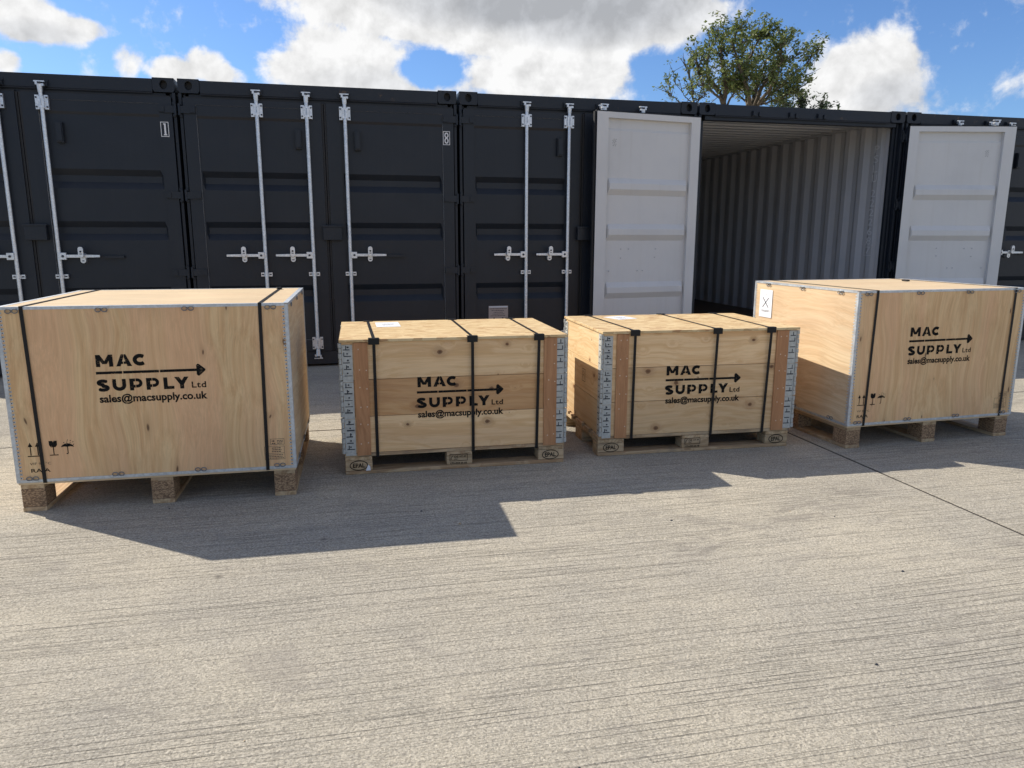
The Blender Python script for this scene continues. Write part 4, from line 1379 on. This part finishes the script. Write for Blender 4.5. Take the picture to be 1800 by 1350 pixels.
    if side_stamp:
        sm = MB()
        t = 0.003
        for q in ((0, 0.07, 0, t), (0, 0.07, 0.075, 0.078), (0, t, t, 0.075), (0.067, 0.07, t, 0.075)):
            sm.plate([(q[0], q[2]), (q[1], q[2]), (q[1], q[3]), (q[0], q[3])], 0, M_INKFADE)
        sm.stroke([(0.018, 0.012), (0.018, 0.062), (0.036, 0.062)], 0.004, 0, M_INKFADE)
        sm.stroke([(0.018, 0.038), (0.034, 0.038)], 0.004, 0, M_INKFADE)
        sm.stroke([(0.048, 0.012), (0.048, 0.062)], 0.004, 0, M_INKFADE)
        part('side_stamp', sm, r, (x0 - 0.0008, 0.39, 0.375), (0, 0, -PI / 2))
    return r

collar_crate('strand board topped crate with a reddish middle plank, torn white label on its pallet foot',
             (-1.1925, -3.4815, 0), -0.0270, 0.0, ((0.170, 0.171, 0.152), (0.684, 0.686, 0.676), (1.047, 1.041, 1.052)),
             (M_PINE, M_PINE_RED, M_PINE), ((0.066, 0.138), (1.079, 1.151)), (0.200, 0.50, 0.14, 0.23, 0.02), (0.540, 0.681), 0.142, 0.387, True, False, 3)
collar_crate('strand board topped crate of all pale planks, stamped sunlit end towards the reddish-planked crate',
             (0.2298, -3.4524, 0), -0.0398, 0.014, ((0.199, 0.201, 0.170), (0.698, 0.693, 0.685), (1.034, 1.024, 1.064)),
             (M_PINE, M_PINE, M_PINE), ((0.097, 0.168), (1.080, 1.156)), (0.296, 0.545, 0.15, 0.17, 0.32), (0.518, 0.689), 0.160, 0.399, False, True, 5)

# ------------------------------------------------------------------ trees beyond the containers
def leaf_material(name, a, b_, c_):
    m, nt, b = material(name)
    geo = nd(nt, 'ShaderNodeNewGeometry')
    rp = geo.outputs['Random Per Island']
    col = mix(nt, smooth(nt, rp, 0.0, 0.6), a, b_)
    col = mix(nt, smooth(nt, rp, 0.82, 1.0), col, c_)
    nt.links.new(col, b.inputs['Base Color'])
    b.inputs['Roughness'].default_value = 0.5
    tr = nd(nt, 'ShaderNodeBsdfTranslucent', {'Color': col})
    ad = nd(nt, 'ShaderNodeMixShader', {0: 0.4, 1: b.outputs[0], 2: tr.outputs[0]})
    nt.links.new(ad.outputs[0], nt.nodes['Material Output'].inputs[0])
    return m
M_LEAF = leaf_material("green_leaves", (0.085, 0.125, 0.04), (0.165, 0.205, 0.062), (0.27, 0.28, 0.10))
M_LEAF2 = leaf_material("dull_green_leaves", (0.045, 0.075, 0.04), (0.07, 0.10, 0.05), (0.12, 0.14, 0.08))
M_BARK = plain("grey_brown_bark", (0.10, 0.08, 0.055), 0.9, var=0.4, vscale=8, bmp=0.6)

def add_leaf_cluster(v, f, p, rad, n, rr, size):
    for _ in range(n):
        d = Vector((rr.gauss(0, 1), rr.gauss(0, 1), rr.gauss(0, 0.8)))
        q = p + d.normalized() * rad * (rr.random() ** 0.6)
        ax = Vector((rr.gauss(0, 1), rr.gauss(0, 1), rr.gauss(-0.4, 0.6))).normalized()
        sd = ax.cross(Vector((rr.gauss(0, 0.5), rr.gauss(0, 0.5), 1))).normalized()
        l = size * (0.7 + 0.7 * rr.random())
        w = l * 0.30
        o = len(v)
        nrm = ax.cross(sd) * (w * 0.35)
        v += [q, q + ax * l * 0.5 + sd * w + nrm, q + ax * l, q + ax * l * 0.5 - sd * w + nrm]
        f += [(o, o + 1, o + 2), (o, o + 2, o + 3)]

def tree(name_label, base, limbs, rr, leaf, twig_n, leaf_n, size, group, bare=()):
    root = thing('tree', name_label, 'tree', base, 0, group)
    bm_ = MB()
    lv, lf = [], []
    for li, (path, r0, r1) in enumerate(limbs):
        n = len(path)
        pts = [Vector(p) - Vector(base) for p in path]
        dense = []
        for i in range(n - 1):
            for k in range(4):
                t = k / 4
                dense.append(pts[i].lerp(pts[i + 1], t) + Vector((rr.gauss(0, .012), rr.gauss(0, .012), rr.gauss(0, .008))) * (0 if (i == 0 and k == 0) else 1))
        dense.append(pts[-1])
        m = len(dense)
        bm_.tube(dense, [r0 + (r1 - r0) * i / (m - 1) for i in range(m)], M_BARK, 7)
        if r0 > 0.12:
            continue
        for _ in range(int(twig_n * (0.4 if li in bare else 1))):
            t = 0.18 + 0.82 * rr.random()
            i = min(m - 2, int(t * (m - 1)))
            p = dense[i]
            ax = (dense[i + 1] - dense[i]).normalized()
            dr = (ax * (0.5 + 0.6 * rr.random()) + Vector((rr.gauss(0, 0.6), rr.gauss(0, 0.6), rr.gauss(0.28, 0.45)))).normalized()
            ln = 0.2 + 0.42 * rr.random()
            mid = p + dr * ln * 0.5 + Vector((rr.gauss(0, .03), rr.gauss(0, .03), rr.gauss(.02, .03)))
            end = p + dr * ln + Vector((0, 0, 0.10 * ln))
            rt = 0.011
            bm_.tube([p, mid, end], [rt, rt * 0.7, rt * 0.35], M_BARK, 4, caps=False)
            if li in bare and rr.random() < 0.45:
                continue
            for q, k in ((end, 1.0), (mid, 0.5)):
                if rr.random() < k:
                    add_leaf_cluster(lv, lf, q, 0.095 + 0.05 * rr.random(), int(leaf_n * (0.6 + 0.8 * rr.random())), rr, size)
            if rr.random() < 0.6:
                e2 = mid + Vector((rr.gauss(0, .2), rr.gauss(0, .2), rr.gauss(.12, .15)))
                bm_.tube([mid, e2], [rt * 0.6, rt * 0.3], M_BARK, 4, caps=False)
                add_leaf_cluster(lv, lf, e2, 0.10, int(leaf_n * 0.8), rr, size)
    part('trunk', bm_, root, smooth_it=True)
    mb = MB()
    mb.add(lv, lf, leaf)
    part('crown', mb, root)
    return root

rr = random.Random(11)
def wz(u, v, y=12.0):
    u, v = 1312 + (u - 1312) * 0.90, 188 - (188 - v) * 0.90
    return (9.1 + (u - 1265) * 0.01715 + (y - 12) * 0.55, y, 4.79 - (v - 180) * 0.01465 + (y - 12) * 0.17)
T0 = (9.75, 12.1, 0.0)
limbs = [
    ([T0, (9.72, 12.1, 1.6), (9.70, 12.1, 2.9)], 0.24, 0.17),
    ([(9.70, 12.1, 2.8), (9.35, 12.0, 3.9), wz(1268, 184)], 0.13, 0.095),
    ([(9.70, 12.1, 2.8), (10.0, 12.1, 3.8), wz(1326, 186)], 0.14, 0.09),
    ([wz(1268, 186), wz(1260, 160), wz(1246, 146, 12.1), wz(1233, 130, 12.2), wz(1231, 95, 12.2), wz(1236, 78, 12.2), wz(1233, 46, 12.2)], 0.080, 0.010),
    ([wz(1236, 80, 12.2), wz(1244, 66, 12.2), wz(1250, 50, 12.1)], 0.03, 0.008),
    ([wz(1268, 184), wz(1271, 150, 11.8), wz(1262, 113, 11.6), wz(1258, 80, 11.5), wz(1264, 42, 11.5)], 0.07, 0.012),
    ([wz(1326, 188), wz(1339, 148, 11.8), wz(1350, 126, 11.7), wz(1365, 108, 11.7), wz(1392, 90, 11.7), wz(1408, 76, 11.6)], 0.062, 0.010),
    ([wz(1328, 186), wz(1353, 166, 12.2), wz(1374, 144, 12.4), wz(1408, 112, 12.5), wz(1430, 92, 12.6), wz(1446, 66, 12.6)], 0.055, 0.010),
    ([wz(1372, 146, 12.4), wz(1392, 134, 12.5), wz(1414, 126, 12.5), wz(1429, 116, 12.5)], 0.03, 0.008),
    ([wz(1318, 188), wz(1306, 150, 12.3), wz(1300, 112, 12.4), wz(1298, 70, 12.5), wz(1294, 24, 12.6)], 0.055, 0.010),
    ([wz(1302, 122, 12.4), wz(1312, 92, 12.0), wz(1326, 60, 11.7), wz(1338, 50, 11.6)], 0.045, 0.010),
    ([wz(1322, 186), wz(1334, 130, 12.6), wz(1348, 90, 12.9), wz(1372, 60, 13.0), wz(1393, 46, 13.0)], 0.06, 0.010),
    ([wz(1322, 186), wz(1310, 150, 11.4), wz(1292, 110, 11.2), wz(1280, 75, 11.1), wz(1286, 40, 11.1)], 0.06, 0.010),
    ([wz(1330, 186), wz(1352, 152, 11.4), wz(1366, 126, 11.2), wz(1372, 92, 11.2), wz(1366, 64, 11.2)], 0.055, 0.010),
    ([wz(1266, 176), wz(1246, 160, 11.5), wz(1228, 150, 11.3), wz(1218, 120, 11.2), wz(1214, 104, 11.2)], 0.035, 0.008),
    ([wz(1275, 184), wz(1288, 160, 11.6), wz(1296, 140, 11.4), wz(1312, 126, 11.3)], 0.03, 0.008),
    ([wz(1318, 186), wz(1302, 166, 12.6), wz(1284, 150, 12.8), wz(1276, 132, 12.9)], 0.03, 0.008),
    ([wz(1340, 180), wz(1362, 172, 11.7), wz(1384, 160, 11.6), wz(1402, 150, 11.5)], 0.03, 0.008),
    ([wz(1326, 184), wz(1330, 140, 13.0), wz(1318, 104, 13.2), wz(1334, 70, 13.4)], 0.05, 0.010),
]
tree('broad leafy tree rising above the open container, pale limbs fanning out', T0, limbs, rr, M_LEAF, 28, 12, 0.095, 'trees beyond the containers', bare=(3, 4, 8))
S0 = (8.0, 12.6, 0.0)
sap = [
    ([S0, (8.0, 12.6, 2.0), wz(1212, 200, 12.6)], 0.10, 0.05),
    ([wz(1212, 200, 12.6), wz(1205, 160, 12.6), wz(1196, 125, 12.6), wz(1181, 98, 12.6)], 0.030, 0.006),
    ([wz(1205, 182, 12.6), wz(1192, 172, 12.6), wz(1186, 162, 12.6), wz(1168, 140, 12.6)], 0.016, 0.005),
    ([wz(1212, 196, 12.6), wz(1208, 160, 12.5), wz(1199, 128, 12.5), wz(1198, 100, 12.4)], 0.020, 0.006),
    ([wz(1205, 186, 12.6), wz(1180, 182, 12.6), wz(1164, 166, 12.6), wz(1162, 152, 12.6)], 0.018, 0.005),
    ([wz(1212, 190, 12.6), wz(1220, 172, 12.5), wz(1232, 168, 12.5), wz(1222, 150, 12.4)], 0.018, 0.005),
]
tree('thin half-bare sapling left of the broad leafy tree, tips just above the containers', S0, sap, rr, M_LEAF, 11, 9, 0.085, 'trees beyond the containers', bare=(1, 2))
B0 = (13.4, 15.0, 0.0)
bush = [
    ([B0, (13.4, 15.0, 2.5), (13.4, 15.0, 4.2)], 0.16, 0.13),
    ([(13.4, 15, 4.2), (13.2, 15, 4.9), (12.9, 15, 5.4), (12.8, 15.1, 5.75)], 0.06, 0.01),
    ([(13.4, 15, 4.2), (13.6, 15.1, 5.0), (13.7, 15.2, 5.6)], 0.06, 0.01),
    ([(13.4, 15, 4.3), (13.9, 14.9, 4.9), (14.2, 14.8, 5.3)], 0.05, 0.01),
    ([(13.4, 15, 4.2), (12.8, 14.7, 4.8), (12.4, 14.5, 5.2)], 0.05, 0.01),
    ([(13.4, 15, 4.2), (13.9, 14.7, 4.7), (14.6, 14.6, 5.0)], 0.05, 0.01),
]
tree('dull green tree low behind the right side of the broad leafy tree', B0, bush, rr, M_LEAF2, 30, 11, 0.10, 'trees beyond the containers')

# ------------------------------------------------------------------ grit on the yard
gb = MB()
rr = random.Random(21)
for _ in range(45):
    x = -3.2 + 6.4 * rr.random()
    y = -5.9 + 5.2 * rr.random()
    s = 0.0025 + 0.005 * rr.random() ** 2
    n = 6
    vs = [(x + s * (0.7 + 0.6 * rr.random()) * math.cos(2 * PI * i / n), y + s * (0.7 + 0.6 * rr.random()) * math.sin(2 * PI * i / n), 0.0004) for i in range(n)]
    vs += [(x + 0.6 * (p[0] - x), y + 0.6 * (p[1] - y), s * 0.8) for p in vs]
    fs = [tuple(range(n, 2 * n))] + [(i, (i + 1) % n, n + (i + 1) % n, n + i) for i in range(n)]
    gb.add(vs, fs, M_STEELDARK if rr.random() < 0.5 else M_PALLET)
gobj = part('gravel', gb, None, kind='stuff')
gobj['label'] = 'scattered dark grit and wood crumbs lying on the concrete yard'
gobj['category'] = 'grit'
